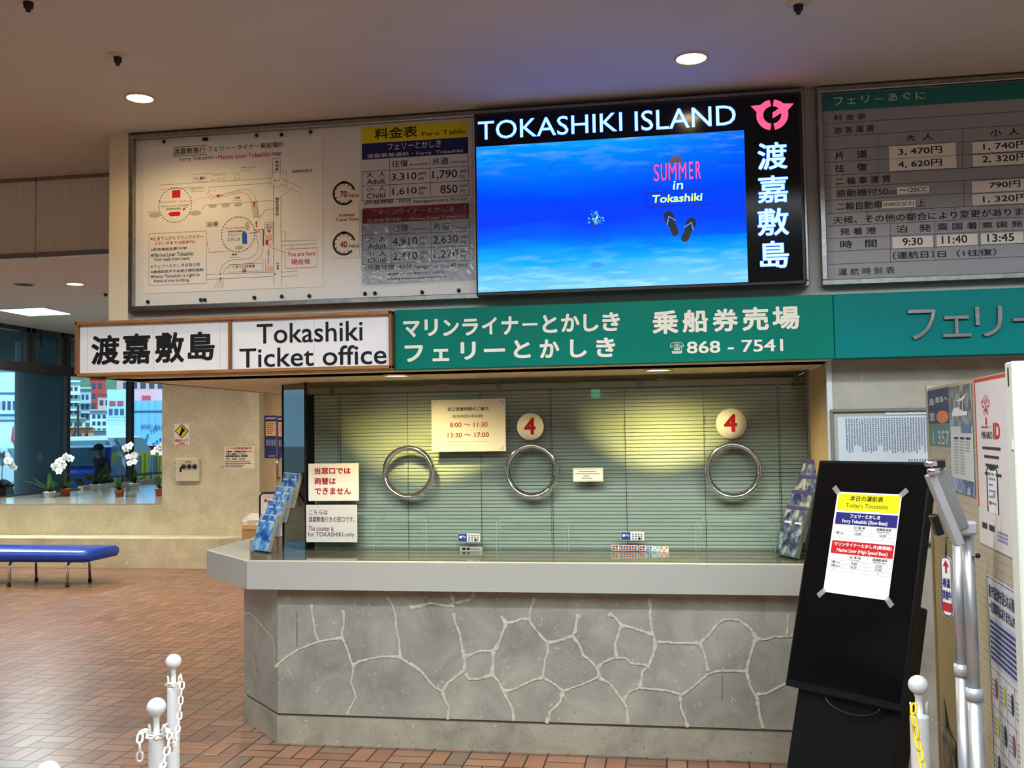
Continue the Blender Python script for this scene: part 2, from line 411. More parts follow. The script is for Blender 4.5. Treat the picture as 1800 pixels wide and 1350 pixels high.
b = MB(); b.box(5.9, 6, -7, 3.2, 0, ZA, WALLP); b.box(5.9, 6, 3.2, 5, 0, ZC, WALLP); struct(b, 'wall_right')

# smoke barrier: a row of glossy panels hanging below the ceiling
PANEL = mat('barrier_panel', (226, 224, 210), .12, .15, noise=.06, nscale=5, stretch=(24, 24, .4), coat=.6)
zb_ = 2.745
xs = [onY(64, 380, YD)[0]]
xa = onY(64, 380, YD)[0]
for i, (x0, x1, lb) in enumerate(((xa + .006, -2.86, 'glossy grey smoke barrier panel nearest the framed map board, below the ceiling edge'),
                                  (xa - 1.25, xa - .006, 'glossy grey smoke barrier panel mirroring a downlight, at the left edge of the photo'))):
    t = thing('smoke_barrier_panel', ((x0 + x1) / 2, YD, zb_), lb, 'ceiling panel', 'smoke barrier panels')
    p = MB(); p.box(x0, x1, YD - .006, YD + .02, zb_ + .03, ZC - .02, PANEL); p.build('panel', t)
    p = MB(); p.box(x0, x1, YD - .015, YD + .03, zb_, zb_ + .03, STEEL); p.box(x0, x1, YD - .012, YD + .03, ZC - .022, ZC, STEEL); p.build('rail', t)

# ticket office block: wall above the signs, soffit, jamb, stone wall
b = MB(); b.box(-2.872, 4.2, 4.72, 4.95, ZS, ZC, WALLP); b.box(-2.872, -2.7, 4.95, 12.4, ZS + .02, ZB, WALLP); struct(b, 'wall_front')
b = MB(); b.box(-2.874, -2.768, 4.657, 4.72, ZS, ZC, mat('warm_lit_strip', (226, 214, 188), .6)); struct(b, 'trim_3')  # wall edge strip, the downlight's warm brightness put into its colour
SOFF = mat('soffit_paint', (244, 228, 190), .6)
b = MB(); b.box(-2.86, .715, 4.62, 12.4, ZS, ZS + .02, SOFF)
b.box(-2.875, -2.86, 4.62, 12.4, ZS - .004, ZS + .03, STEEL)
struct(b, 'ceiling_soffit')
b = MB(); b.box(.715, 4.2, 4.76, 4.95, 0, ZS, STONE_GREY)
struct(b, 'wall_stone_right')
b = MB(); b.box(.712, .735, 4.775, 5.6, .9, ZS - .005, TAN); b.box(.700, .716, 5.40, 5.44, .985, ZS, STEEL); b.box(.706, .730, 4.752, 4.775, .8, ZS, mat('pale_edge', (214, 220, 222), .3)); struct(b, 'trim_1')
b = MB(); b.box(-2.4, .8, 7.2, 7.3, 0, ZS, flat('office_dark', (70, 72, 68))); b.box(.73, .8, 5.4, 7.2, 0, ZS, flat('office_dark', (70, 72, 68))); struct(b, 'wall_office')

# far window hall: stone bench plinth, low wall with sill, stone wall, timber wall
YW = 12.0; YP = 11.58
zp = .372; zsl = onY(100, 887, YW)[2]
xl = onY(285, 780, YW)[0]; xr = onY(456, 780, YW)[0]; xc = onZ(387, 999, 0)[0]
b = MB(); b.prism([(-10, YP, 0), (xc, YP, 0), (xc + .55, YP + .42, 0), (xc + .55, YW + .2, 0), (-10, YW + .2, 0)], (0, 0, zp), STONE_WALL); struct(b, 'baseboard_far')
b = MB(); b.box(-10, xl, YW, 21, zp, zsl, STONE_WALL)
b.box(-10, xl, YW - .004, 21, zsl - .004, zsl + .012, mat('polished_sill', (178, 172, 158), .1)); struct(b, 'wall_far_low')
b = MB(); b.box(xl, xr, YW, 12.5, zp, ZB, STONE_WALL); struct(b, 'wall_far')
b = MB(); b.box(xr, -3.2, 12.15, 12.3, 0, ZB, TAN); struct(b, 'wall_timber')
b = MB(); b.box(-10.0, -9.9, 15.3, 21, zsl + .012, zsl + .07, STONE_WALL); struct(b, 'trim_2')
b = MB(); b.box(-10.05, 6, 23.5, 23.8, 0, ZB, WALLP); struct(b, 'wall_end')

# window wall along X = -10
XG = -10.
BRZ = mat('bronze_frame', (64, 58, 54), .4, .5)
GLASSB = glass_material('blue_tinted_glass', (.46, .86, 1.), 1.45)
zt0, zt1 = 2.70, 2.85
ys = [2.0, 5.5, 9.0, 12.3, onX(115, 700, XG)[1], onX(228, 760, XG)[1], 19.1, 21.5]
tw = thing('window_1', (XG, 12, zsl), 'bronze-framed window wall looking onto the harbour', 'window'); tw['kind'] = 'structure'; del tw['category']
b = MB()
b.box(XG - .05, XG + .05, 2, 21.5, zt0, zt1, BRZ); b.box(XG - .05, XG + .05, 2, 21.5, ZB - .07, ZB, BRZ); b.box(XG - .05, XG + .05, 2, 21.5, .70, zsl + .03, BRZ)
for y in ys: b.box(XG - .05, XG + .06, y - .05, y + .05, .7, ZB, BRZ)
for y in (onX(50, 600, XG)[1], (ys[5] + ys[6]) / 2):
    b.box(XG - .05, XG + .05, y - .11, y - .03, zt1, ZB, BRZ); b.box(XG - .05, XG + .05, y + .02, y + .10, zt1, ZB, BRZ)
    b.tube([(XG + .09, y + .16, zt1 + .5), (XG + .12, y + .17, zt1 + .2), (XG + .07, y + .14, zt1 + .02)], .012, BLACKP)
b.box(XG - .05, XG + .05, ys[4] - .20, ys[4] - .12, zt1, ZB, BRZ)
b.tube([(XG + .09, ys[4] + .16, zt1 + .5), (XG + .12, ys[4] + .17, zt1 + .2), (XG + .07, ys[4] + .14, zt1 + .02)], .012, BLACKP)
b.build('window_frame', tw)
for y0, y1 in zip(ys, ys[1:]):
    p = MB(); p.face([(XG, y0 + .05, .75), (XG, y1 - .05, .75), (XG, y1 - .05, zt0), (XG, y0 + .05, zt0)], GLASSB)
    p.face([(XG, y0 + .05, zt1), (XG, y1 - .05, zt1), (XG, y1 - .05, ZB - .07), (XG, y0 + .05, ZB - .07)], GLASSB); p.build('pane', tw)
b = MB(); b.box(XG - .1, XG + .1, -7, 21.5, 0, .75, STONE_WALL); b.box(XG - .1, XG + .1, -7, 2, .75, ZB, WALLP); struct(b, 'wall_left')

# ---------------------------------------------------------------- ticket window: glass screen and the cabinet blind behind it
YG = 5.44
CLEAR = glass_material('clear_glass', (.93, .98, .955), 1.45)
EDGEG = mat('glass_edge', (150, 190, 180), .2)
tg = thing('window_2', (-.7, YG, .985), 'clear glass ticket screen standing on the counter', 'window'); tg['kind'] = 'structure'; del tg['category']
zg0, zg1 = .987, ZS
xg0 = -2.112
p = MB(); p.face([(xg0, YG, zg0), (.705, YG, zg0), (.705, YG, zg1), (xg0, YG, zg1)], CLEAR); p.build('pane', tg)
p = MB(); p.face([(-2.335, 5.645, zg0), (xg0, YG, zg0), (xg0, YG, zg1), (-2.335, 5.645, zg1)], glass_material('side_glass', (.9, .97, .95), 1.9))
p.face([(-2.335, 7.2, zg0), (-2.335, 5.645, zg0), (-2.335, 5.645, zg1), (-2.335, 7.2, zg1)], CLEAR); p.build('pane', tg)
p = MB()
p.box(xg0 - .006, xg0 + .004, YG - .004, YG + .008, zg0, zg1, mat('black_joint', (20, 24, 26), .4)); p.box(-2.340, -2.330, 5.64, 5.65, zg0, zg1, mat('black_joint'))
p.build('joint_strip', tg)
PG = front(YG - .003)
for (xa_, xb_, yt) in ((657, 750, 908), (872, 1000, 909), (1222, 1362, 911)):      # pass-through hatches cut in the foot of the glass
    (u0, v1), (u1, v0) = PG.uv(xa_, yt), PG.uv(xb_, 968)
    for k, ins in ((0, 0.), (1, .022)):
        a = Art(PG); r = .05; q = [(u0 + ins, .99)]
        for i in range(5): t = PI - PI / 2 * i / 4; q.append((u0 + ins + r + r * math.cos(t), v1 - ins * .6 - r + r * math.sin(t)))
        for i in range(5): t = PI / 2 - PI / 2 * i / 4; q.append((u1 - ins - r + r * math.cos(t), v1 - ins * .6 - r + r * math.sin(t)))
        q.append((u1 - ins, .99)); a.Luv(q, .003 if k == 0 else .002, EDGEG, 1); a.build('hatch_edge', tg)

# chrome speaking rings
for px_, py_, lb in ((718, 829.5, 'chrome speaking ring in warm light, alone without a number disc above it'),
                     (935, 827.5, 'chrome speaking ring under the number disc beside the business hours sign'),
                     (1288.5, 827, 'chrome speaking ring nearest the black display stand')):
    c = onY(px_, py_, YG); t = thing('speaking_ring', c, lb, 'ring', 'chrome speaking rings in the ticket glass')
    R_ = 46 * 5.5 / FPX
    p = MB(); p.lathe([(R_ - .018, .012), (R_ - .020, -.012), (R_ - .013, -.026), (R_ - .005, -.030), (R_ + .002, -.022), (R_ + .004, -.008), (R_ + .004, .012), (R_ - .018, .012)], c, CHROME, 48, V3((0, 1, 0))); p.build('outer_ring', t)
    p = MB(); p.lathe([(R_ - .020, .02), (R_ - .024, -.004), (R_ - .020, -.012)], c, mat('dark_chrome', (120, 120, 124), .12, 1.), 48, V3((0, 1, 0))); p.build('inner_rim', t)

# venetian blind behind the glass
YBL = 5.535
x0, x1 = onY(553, 800, YBL)[0], onY(1424, 800, YBL)[0]; zt, zbm = 1.925, .992
tb = thing('window_blind', ((x0 + x1) / 2, YBL, zbm), 'long closed pale green venetian blind behind the ticket glass', 'blind')
SLAT = mat('blind_slat', (214, 221, 196), .38)
p = MB(); n = 43; pitch = (zt - .04 - zbm) / n
for i in range(n):
    zc_ = zbm + pitch * (i + .5); h, dd = pitch * .445, .0032; vs = []; fs = []
    for j in range(5):
        s_ = j / 4 * 2 - 1; bow = .0022 * (1 - s_ * s_); vs += [(x0, YBL + dd * s_ - bow, zc_ + h * s_), (x1, YBL + dd * s_ - bow, zc_ + h * s_)]
    for j in range(4): fs.append((2 * j, 2 * j + 1, 2 * j + 3, 2 * j + 2))
    p.raw(vs, fs, SLAT, True)
sl = p.build('slat_panel', tb)
p = MB(); p.box(x0 - .03, x1 + .01, YBL - .02, YBL + .02, zt - .035, zt, mat('blind_rail', (190, 182, 152), .5)); hr = p.build('head_rail', tb)
for x in (585, 878, 1125, 1400):
    c = onY(x, 672, YBL)[0]; p = MB(); p.box(c - .012, c + .012, YBL - .028, YBL, zt - .045, zt + .01, mat('bracket', (150, 140, 116), .5)); p.build('bracket', hr)
p = MB(); p.box(x0, x1, YBL - .012, YBL + .012, zbm - .006, zbm + .006, mat('blind_rail')); p.build('bottom_rail', tb)
for x in (600, 718, 846, 971, 1100, 1238, 1371):
    c = onY(x, 800, YBL)[0]; p = MB(); p.box(c - .0012, c + .0012, YBL - .014, YBL - .012, zbm, zt - .03, flat('cord', (92, 96, 80))); p.build('ladder_cord', tb)
for x in (598, 970, 1370):
    c = onY(x, 800, YBL)[0] - .006; p = MB()
    for i in range(60): p.ball((c, YBL - .018, zt - .05 - i * .0145), .0022, BLACKP, 6, (1, 1, 1.8))
    p.build('bead_chain', tb)

# ---------------------------------------------------------------- counter
CTOP = mat('counter_laminate', (182, 182, 175), .45)
tc_ = thing('ticket_counter', (-.8, 5.3, 0), 'long ticket counter with pale worktop on crazy-paved stone front', 'counter')
zk0, zk1 = .832, .985; YF = 4.995
p = MB()
top = [(-2.272, YF), (.712, YF), (.712, 5.75), (-2.2, 7.1), (-2.735, 7.1), (-2.735, 5.458)]
ch = .006
cx, cy = -1.2, 5.6
ins = [(x + (ch if x < cx else -ch * 0), y + (ch if y < cy else 0)) for x, y in top]
k = len(top)
lv = [[(x, y, zk0) for x, y in top], [(x, y, zk1 - ch) for x, y in top], [(x, y, zk1) for x, y in ins]]
p.raw(lv[0] + lv[1] + lv[2], [tuple(range(k))[::-1], tuple(range(2 * k, 3 * k))] + [(r * k + i, r * k + (i + 1) % k, (r + 1) * k + (i + 1) % k, (r + 1) * k + i) for r in (0, 1) for i in range(k)], CTOP)
wt = p.build('worktop', tc_)
INL = mat('polished_inlay', (112, 114, 104), .07, noise=.25, nscale=7, stretch=(1, 3, 1))
p = MB(); p.prism([(-2.262, YF + .012, zk1), (.712, YF + .012, zk1), (.712, 5.75, zk1), (-2.2, 7.05, zk1), (-2.68, 5.94, zk1)], (0, 0, .0015), INL); p.build('polished_inlay', wt)
YS = 5.09
base = [(-2.139, YS), (.712, YS), (.712, 5.7), (-2.2, 7.0), (-2.505, 7.0), (-2.505, 5.468)]
zgv = onY(600, 1260, YS)[2]
p = MB(); p.prism([(x, y, zgv + .008) for x, y in base], (0, 0, zk0 - zgv - .008), STONE_BASE); sb = p.build('stone_front', tc_)
p = MB(); p.prism([(x + (-.004 if x < -1 else 0), y - .004 if y < 5.4 else y, 0) for x, y in base], (0, 0, zgv - .006), STONE_PLINTH); p.build('plinth', tc_)
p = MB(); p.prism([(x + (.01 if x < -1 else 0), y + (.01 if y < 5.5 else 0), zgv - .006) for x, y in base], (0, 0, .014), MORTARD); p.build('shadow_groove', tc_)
ms = Art(front(YS)); ms.LAY = .0025
JA = [[(290, 640), (330, 600), (380, 560), (460, 510), (560, 465), (640, 440), (720, 422), (820, 412)], [(632, 440), (605, 370), (595, 300), (578, 200), (575, 140)],
      [(820, 412), (815, 375), (830, 300), (830, 195)], [(820, 412), (850, 480), (880, 570), (905, 640), (905, 690), (885, 760), (910, 820), (925, 880), (895, 940), (855, 1012)],
      [(905, 630), (940, 600), (1040, 575), (1130, 558), (1270, 560)], [(1275, 560), (1270, 440), (1245, 330), (1240, 240), (1215, 150), (1170, 80)], [(1275, 560), (1310, 590), (1370, 630), (1440, 668)]]
JB = [[(0, 610), (100, 680), (150, 750), (200, 800), (260, 835)], [(260, 835), (310, 760), (390, 700), (430, 670), (440, 600), (430, 540)], [(430, 545), (410, 460), (395, 370), (360, 280), (350, 215)],
      [(440, 560), (500, 535), (570, 510), (650, 515), (680, 500)], [(680, 500), (710, 440), (740, 360), (765, 300)], [(765, 300), (720, 235)], [(760, 292), (830, 285), (880, 258), (940, 265)],
      [(945, 270), (955, 190), (990, 90)], [(945, 275), (1010, 360), (1080, 442)], [(1080, 447), (1160, 440), (1220, 420), (1290, 395), (1310, 360), (1320, 290), (1335, 220)],
      [(1090, 450), (1095, 520), (1070, 590), (1065, 660), (1050, 725)], [(662, 510), (662, 600), (652, 695)], [(445, 690), (470, 735), (560, 733), (650, 700)], [(652, 700), (700, 750), (745, 835)],
      [(745, 832), (820, 820), (900, 780), (980, 740), (1050, 725)], [(745, 835), (780, 910), (815, 970), (825, 1065)], [(260, 838), (285, 910), (315, 960), (302, 1055)], [(1055, 725), (1130, 765), (1215, 832)],
      [(1215, 832), (1300, 800), (1390, 770), (1500, 715)], [(1215, 835), (1190, 920), (1110, 1000), (1085, 1085)], [(1295, 398), (1350, 480), (1370, 545), (1430, 590), (1490, 660), (1500, 712)],
      [(330, 60), (350, 140), (470, 110), (520, 60)], [(0, 170), (170, 135), (300, 160), (350, 150)]]
JC = [[(50, 620), (100, 580), (170, 550), (260, 550), (300, 590), (380, 600), (425, 605)], [(60, 705), (140, 745), (190, 820), (240, 880), (270, 935), (275, 1058)], [(190, 540), (180, 450), (205, 370), (228, 300)],
      [(228, 300), (180, 240), (130, 210)], [(228, 300), (320, 322), (400, 350), (460, 372)], [(445, 90), (450, 230), (455, 300), (475, 390), (490, 450)], [(490, 440), (470, 530), (440, 610), (390, 655), (380, 715), (370, 778)],
      [(245, 875), (290, 810), (360, 780), (480, 790), (580, 800), (680, 832)], [(490, 430), (570, 430), (640, 435), (740, 435), (830, 437)], [(830, 437), (900, 370), (970, 280), (1020, 255), (1130, 260), (1220, 330), (1260, 400)],
      [(830, 445), (860, 510), (880, 600), (892, 652)], [(680, 838), (780, 770), (880, 680), (960, 650), (1060, 650), (1185, 652)], [(1260, 400), (1230, 480), (1200, 580), (1185, 655)],
      [(1260, 402), (1330, 410), (1400, 387), (1500, 390), (1560, 370)], [(1490, 390), (1505, 280), (1500, 220)], [(1185, 655), (1210, 760), (1250, 830), (1272, 872)], [(1250, 830), (1330, 825), (1400, 790), (1490, 745), (1600, 700)],
      [(1270, 868), (1280, 950), (1300, 1040), (1312, 1085)], [(680, 838), (680, 920), (710, 1000), (735, 1080)]]
rj = random.Random(3)
for zq, J in (((420, 1030, 4.5), JA), ((720, 1030, 4.5), JB), ((1040, 1030, 4.3556), JC)):
    ms.z(*zq)
    for L in J:
        mk = globals().get('mk', 0) + 1
        Q = [ms.c(q) for q in L]; D_ = []
        for a_, b_ in zip(Q, Q[1:]):
            for i in range(5):
                t = i / 5; D_.append((a_[0] + (b_[0] - a_[0]) * t + rj.uniform(-.0015, .0015), a_[1] + (b_[1] - a_[1]) * t + rj.uniform(-.0015, .0015)))
        D_.append(Q[-1]); wd = rj.uniform(.010, .015)
        W = [wd * rj.uniform(.7, 1.25) * (1.5 if i < 3 or i > len(D_) - 4 else 1) for i in range(len(D_))]
        ms.Luv(D_, W, MORTAR, 1 + mk * .012); ms.Luv(D_, [x * .5 for x in W], MORTAR, 2 + mk * .012)
ms.z(420, 1030, 4.5)
for L in ([(459, 210), (459, 480)],): ms.Lm(L, .006, flat('saw_mark', (112, 108, 92)), .3)
ms.z(1040, 1030, 4.3556); ms.Lm([(1002, 690), (1000, 880)], .005, flat('saw_mark'), .3)
ms.build('mortar_joints', sb)
dv = V3((-2.139, YS, 0)) - V3((-2.505, 5.468, 0))
pc = Art(Pl((-2.505, 5.468, 0), dv, (0, 0, 1)), (420, 1030, 4.5)); pc.LAY = .0025
for L, wd in (([(30, 340), (50, 222), (90, 215), (140, 260), (270, 410), (287, 480), (290, 640)], .012), ([(130, 270), (105, 430), (120, 560), (142, 720)], .005)): pc.Lm(L, wd, MORTAR)
pc.build('mortar_joints', sb)
# ---------------------------------------------------------------- upper boards
BOARDP = mat('board_panel', (228, 227, 224), .42)
ZB0, ZB1 = 2.300, 3.226
def frame_parts(t, x0, x1, z0, z1, y0, y1, wv, wh, m, name='frame'):
    p = MB(); p.box(x0, x1, y0, y1, z1 - wh, z1, m, .003); p.box(x0, x1, y0, y1, z0, z0 + wh, m, .003)
    p.box(x0, x0 + wv, y0, y1, z0 + wh, z1 - wh, m, .003); p.box(x1 - wv, x1, y0, y1, z0 + wh, z1 - wh, m, .003); return p.build(name, t)
t = thing('map_board', (-1.07, 4.7, ZB0), 'wide steel-framed grey notice board carrying the harbour map and fare table', 'notice board')
frame_parts(t, -2.765, .63, ZB0, ZB1, 4.655, 4.72, .024, .026, STEEL)
p = MB(); p.box(-2.742, .607, 4.685, 4.72, ZB0 + .02, ZB1 - .02, BOARDP); p.build('panel', t)
PB = front(4.685)

# harbour map
a = Art(front(4.683), (200, 200, 3.75)); INK = flat('map_line', (126, 112, 88)); DK = flat('map_text', (52, 48, 44)); MG = flat('map_grey', (188, 182, 168))
a.sheet(194, 1186, 1374, 141, WHITE); MAPRED = flat('map_red', (206, 24, 20)); PINK = flat('map_pink', (232, 190, 160))
a.box(388, 281, 612, 207, .003, DK); a.T('渡嘉敷島行', 396, 272, 605, 216, DK, .01); a.T('フェリー・ライナー乗船場所', 622, 252, 1120, 183, DK, .008)
a.T('Ferry Tokashiki', 433, 320, 660, 273, GREYINK, .005); a.D(676, 288, 4, DK); a.T('Marine Liner Tokashiki', 690, 302, 1030, 250, MAPRED, .005); a.T('map', 1042, 285, 1106, 252, DK, .005)
lw = .002
for L in ([(1048, 425), (305, 470), (305, 500), (590, 482), (635, 563), (845, 520), (880, 528), (905, 565), (915, 640), (925, 690)], [(1048, 455), (625, 485), (625, 520), (650, 550), (850, 498), (900, 505), (932, 545), (945, 600), (955, 690)],
          [(1048, 295), (1048, 420)], [(1098, 295), (1098, 420)], [(1048, 295), (1098, 295)], [(1052, 455), (1055, 1132), (1105, 1132), (1102, 540)], [(1100, 425), (1236, 486), (1232, 523), (1172, 497), (1103, 542)], [(1100, 462), (1155, 488), (1103, 515)],
          [(612, 392), (642, 392)], [(220, 650), (300, 645)], [(580, 632), (605, 600), (1050, 571)], [(615, 842), (627, 914), (770, 905)],
          [(930, 760), (955, 870), (945, 920), (890, 955), (760, 966), (715, 1000), (697, 1056)], [(960, 760), (985, 880), (970, 945), (910, 985), (780, 997), (735, 1020), (722, 1056)],
          [(612, 1060), (700, 1056)], [(722, 1055), (1055, 1045)], [(612, 1092), (1055, 1072)], [(695, 1088), (660, 1150), (684, 1150), (706, 1088)], [(706, 1088), (706, 1147), (720, 1147), (720, 1086)],
          [(1105, 840), (1335, 832), (1335, 858), (1105, 868)], [(1105, 1045), (1210, 1035), (1210, 1065), (1105, 1075)], [(1105, 780), (1132, 775), (1132, 838)], [(955, 690), (975, 665), (1005, 632), (1052, 628)], [(1175, 870), (1175, 888)]): a.Lm(L, lw, INK)
for q in ((1020, 490, 1138, 370), (1036, 474, 1122, 386), (520, 450, 612, 395), (642, 440, 738, 392), (800, 430, 830, 395), (505, 515, 588, 488), (628, 510, 668, 482), (755, 1045, 975, 985), (995, 800, 1050, 715), (985, 1045, 1000, 960)): a.box(*q, lw, INK)
for i in range(9): y = 590 + i * 11; a.Lm([(912 + i * 2, y), (945 + i * 1.5, y - 3)], lw, DK)
a.D(1062, 440, 5, DK); a.D(1090, 438, 4, INK); a.D(705, 1057, 5, DK); a.D(704, 1085, 5, DK); a.D(1065, 1057, 5, DK)
a.arc(405, 602, 108, .0045, DK, 0, 360, 2, 72, 1); a.arc(820, 795, 110, .0045, DK, 0, 360, 2, 72, 1)
a.R(385, 555, 440, 502, MAPRED, 2); a.G([(357, 660), (375, 676), (438, 671), (438, 645), (375, 648)], MAPRED, 2)
a.T('マリンライナーとかしき', 300, 592, 515, 566, MAPRED, .012); a.T('Marine Liner Tokashiki', 312, 616, 500, 596, DK, .006); a.T('渡嘉敷高速船', 345, 635, 442, 616, GREYINK, .006)
for x, y, rx, ry in ((270, 668, 40, 16), (538, 655, 40, 16), (652, 608, 28, 12), (738, 605, 28, 12), (820, 600, 28, 12), (828, 882, 28, 12), (880, 740, 14, 28)): a.D(x, y, rx, MG, 1, 20, ry)
a.T('泊港', 608, 746, 690, 708, DK, .005); a.T('北岸', 795, 563, 832, 545, DK); a.T('North side', 780, 576, 846, 566, DK, 0); a.T('南岸', 778, 936, 815, 918, DK); a.T('South side', 764, 950, 832, 940, DK, 0)
a.T('フェリー', 752, 811, 830, 786, BLUE, .01); a.T('とかしき', 752, 839, 832, 815, BLUE, .01); a.T('Ferry Tokashiki', 735, 764, 862, 744, GREYINK, 0); a.T('渡嘉敷普通船', 750, 783, 850, 766, GREYINK)
a.G([(845, 790), (848, 858), (880, 858), (878, 790), (862, 770)], BLUE, 2)
a.box(232, 1133, 612, 772, .0025, INK)
for s_, x0_, y0_, x1_, y1_, c_ in (('※とまりんからマリンライナー', 243, 838, 592, 795, MAPRED), ('とかしきまでは徒歩7分', 270, 866, 537, 832, MAPRED), ('※到高速船处要7分钟', 245, 906, 483, 875, DK), ('※Marine Liner Tokashiki', 245, 946, 525, 908, DK),
        ('7min walk from here', 265, 973, 498, 940, DK), ('※フェリーとかしきは目の前', 245, 1018, 570, 980, BLUE), ('※普通船就伊于这座大楼的面前', 245, 1053, 592, 1018, DK), ('※Ferry Tokashiki is right in', 245, 1091, 565, 1050, DK), ('front of this building', 265, 1119, 495, 1083, DK)): a.T(s_, x0_, y0_, x1_, y1_, c_, .006)
a.T('とまりん駐車場', 785, 1020, 930, 993, DK, .005)
for x, y, r in ((860, 1034, 13), (1023, 771, 12)): a.D(x, y, r, MAPRED, 1); a.T('P', x - 5, y + 8, x + 5, y - 8, WHITE, .02)
for x, y in ((925, 592), (940, 724)):
    a.Lm([(x, y + 25), (x, y - 5)], .005, MAPRED, 2); a.G([(x - 9, y), (x + 9, y), (x, y - 18)], MAPRED, 2)
a.Lm([(720, 535), (690, 540)], .004, MAPRED, 2); a.G([(670, 541), (696, 530), (696, 550)], MAPRED, 2); a.Lm([(485, 612), (460, 630)], .003, MAPRED, 2); a.G([(450, 637), (465, 618), (472, 632)], MAPRED, 2)
for i in range(9): x = 520 + i * 16; a.Lm([(x, 572 - i * 4), (x + 9, 570 - i * 4)], .002, INK)
for i in range(9): x = 740 + i * 14; a.Lm([(x, 527 - i * 2.2), (x + 8, 525.5 - i * 2.2)], .002, INK)
a.R(1001, 865, 1018, 832, MAPRED, 2); a.R(1000, 832, 1048, 802, PINK, 1); a.R(1005, 1040, 1052, 1005, PINK, 1); a.box(1018, 862, 1048, 832, lw, INK)
a.Lm([(988, 870), (986, 762)], .006, flat('map_navy', (70, 80, 120)), 2); a.Lm([(986, 762), (968, 764)], .003, flat('map_navy')); a.Lm([(930, 782), (896, 788)], .003, BLUE, 2); a.R(932, 786, 958, 762, MG, 2)
for i, ch_ in enumerate('国道58号線'): y = 553 + i * 20; a.T(ch_, 1066, y + 18, 1088, y, DK, .005)
for i, ch_ in enumerate('とまりんビル'): y = 890 + i * 18; a.T(ch_, 1014, y + 15, 1028, y, DK, .005)
for i, ch_ in enumerate('▲名護'): y = 306 + i * 24; a.T(ch_, 1064, y + 20, 1088, y, DK, .005)
for i, ch_ in enumerate('空港▼'): y = 980 + i * 18; a.T(ch_, 1072, y + 15, 1090, y, DK, .005)
a.box(1130, 1020, 1340, 883, .003, MAPRED); a.T('You are here', 1145, 942, 1327, 904, MAPRED, .004); a.T('現在地', 1170, 996, 1295, 954, MAPRED, .012); a.Lm([(1015, 872), (1132, 918)], .002, MAPRED)
a.T('泊高橋交差点', 1172, 392, 1308, 363, DK, .004); a.T('外人墓地', 530, 438, 605, 413, DK); a.T('ファミリー', 655, 413, 728, 397, DK, 0); a.T('マート', 685, 436, 728, 420, DK, 0); a.T('北岸ターミナル', 512, 508, 582, 494, DK, 0); a.T('(株)とかしき', 840, 362, 938, 345, DK, 0); a.T('ナガンヌ', 842, 380, 900, 366, DK, 0)
a.T('地下', 1003, 742, 1042, 725, DK, 0); a.T('駐車場', 1003, 757, 1046, 742, DK, 0)
o = a.build('map_sheet'); tag(o, 'large paper harbour map with red boat marks, on the left of the board', 'poster')

# travel time card
a = Art(front(4.683), (570, 200, 4.218)); a.sheet(53, 1072, 258, 470, flat('cream_paper', (232, 226, 214))); CLK = flat('clock_ink', (40, 38, 44))
for y, s_ in ((590, '70'), (963, '40')):
    a.arc(147, y, 78, .011, CLK, 15, 318, 1, 40); a.R(127, y - 72, 165, y - 92, CLK, 1)
    for q in range(0, 12): 
        if q * 30 > 15 and q * 30 < 318: r_ = math.radians(q * 30); a.Lm([(147 + 76 * math.cos(r_), y - 76 * math.sin(r_)), (147 + 58 * math.cos(r_), y - 58 * math.sin(r_))], .004, CLK, 1)
    a.T(s_, 117, y + 31, 170, y - 19, DKRED, .02); a.T('mins', 184, y + 31, 257, y - 1, CLK, .006)
a.T('所要時間', 108, 766, 222, 740, DKRED, .008); a.T('Travel Time', 80, 800, 253, 766, DKRED, .006)
o = a.build('time_card'); tag(o, 'narrow cream card with two stopwatch drawings, left of the fare table', 'poster')

# fare table
a = Art(front(4.683), (570, 200, 4.218)); FP = flat('fare_paper', (206, 206, 210)); a.sheet(276, 1268, 1098, 48, FP)
FNAVY = flat('fare_navy', (34, 34, 92)); FRED = flat('fare_red', (158, 30, 44)); FW = flat('fare_white', (214, 210, 204)); FK = flat('fare_black', (28, 28, 32))
a.R(280, 221, 1062, 52, flat('fare_yellow', (222, 206, 22))); a.T('料金表', 375, 192, 690, 88, FK, .02); a.T('Fare Table', 725, 166, 1046, 112, FK, .004)
a.R(280, 342, 1066, 172, FNAVY); a.T('フェリーとかしき', 470, 271, 866, 194, FW, .006); a.T('渡嘉敷普通船・Ferry  Tokashiki', 318, 335, 1028, 256, FW, .006)
a.R(284, 816, 1071, 660, FRED); a.T('マリンライナーとかしき', 395, 751, 962, 684, FW, .006); a.T('渡嘉敷高速船・Marine Liner Tokashiki', 315, 808, 1043, 744, FW, .006)
g = .0022
for L in ([(280, 430), (282, 645)], [(483, 335), (489, 622)], [(783, 316), (788, 612)], [(1067, 302), (1073, 605)], [(280, 430), (1070, 388)], [(281, 538), (1072, 495)], [(282, 645), (1074, 605)],
          [(490, 808), (497, 1105)], [(790, 795), (797, 1092)], [(1070, 660), (1079, 1085)], [(285, 1118), (1079, 1085)], [(285, 900), (1075, 872)], [(285, 1010), (1077, 980)], [(283, 818), (285, 1118)]): a.Lm(L, g, FK)
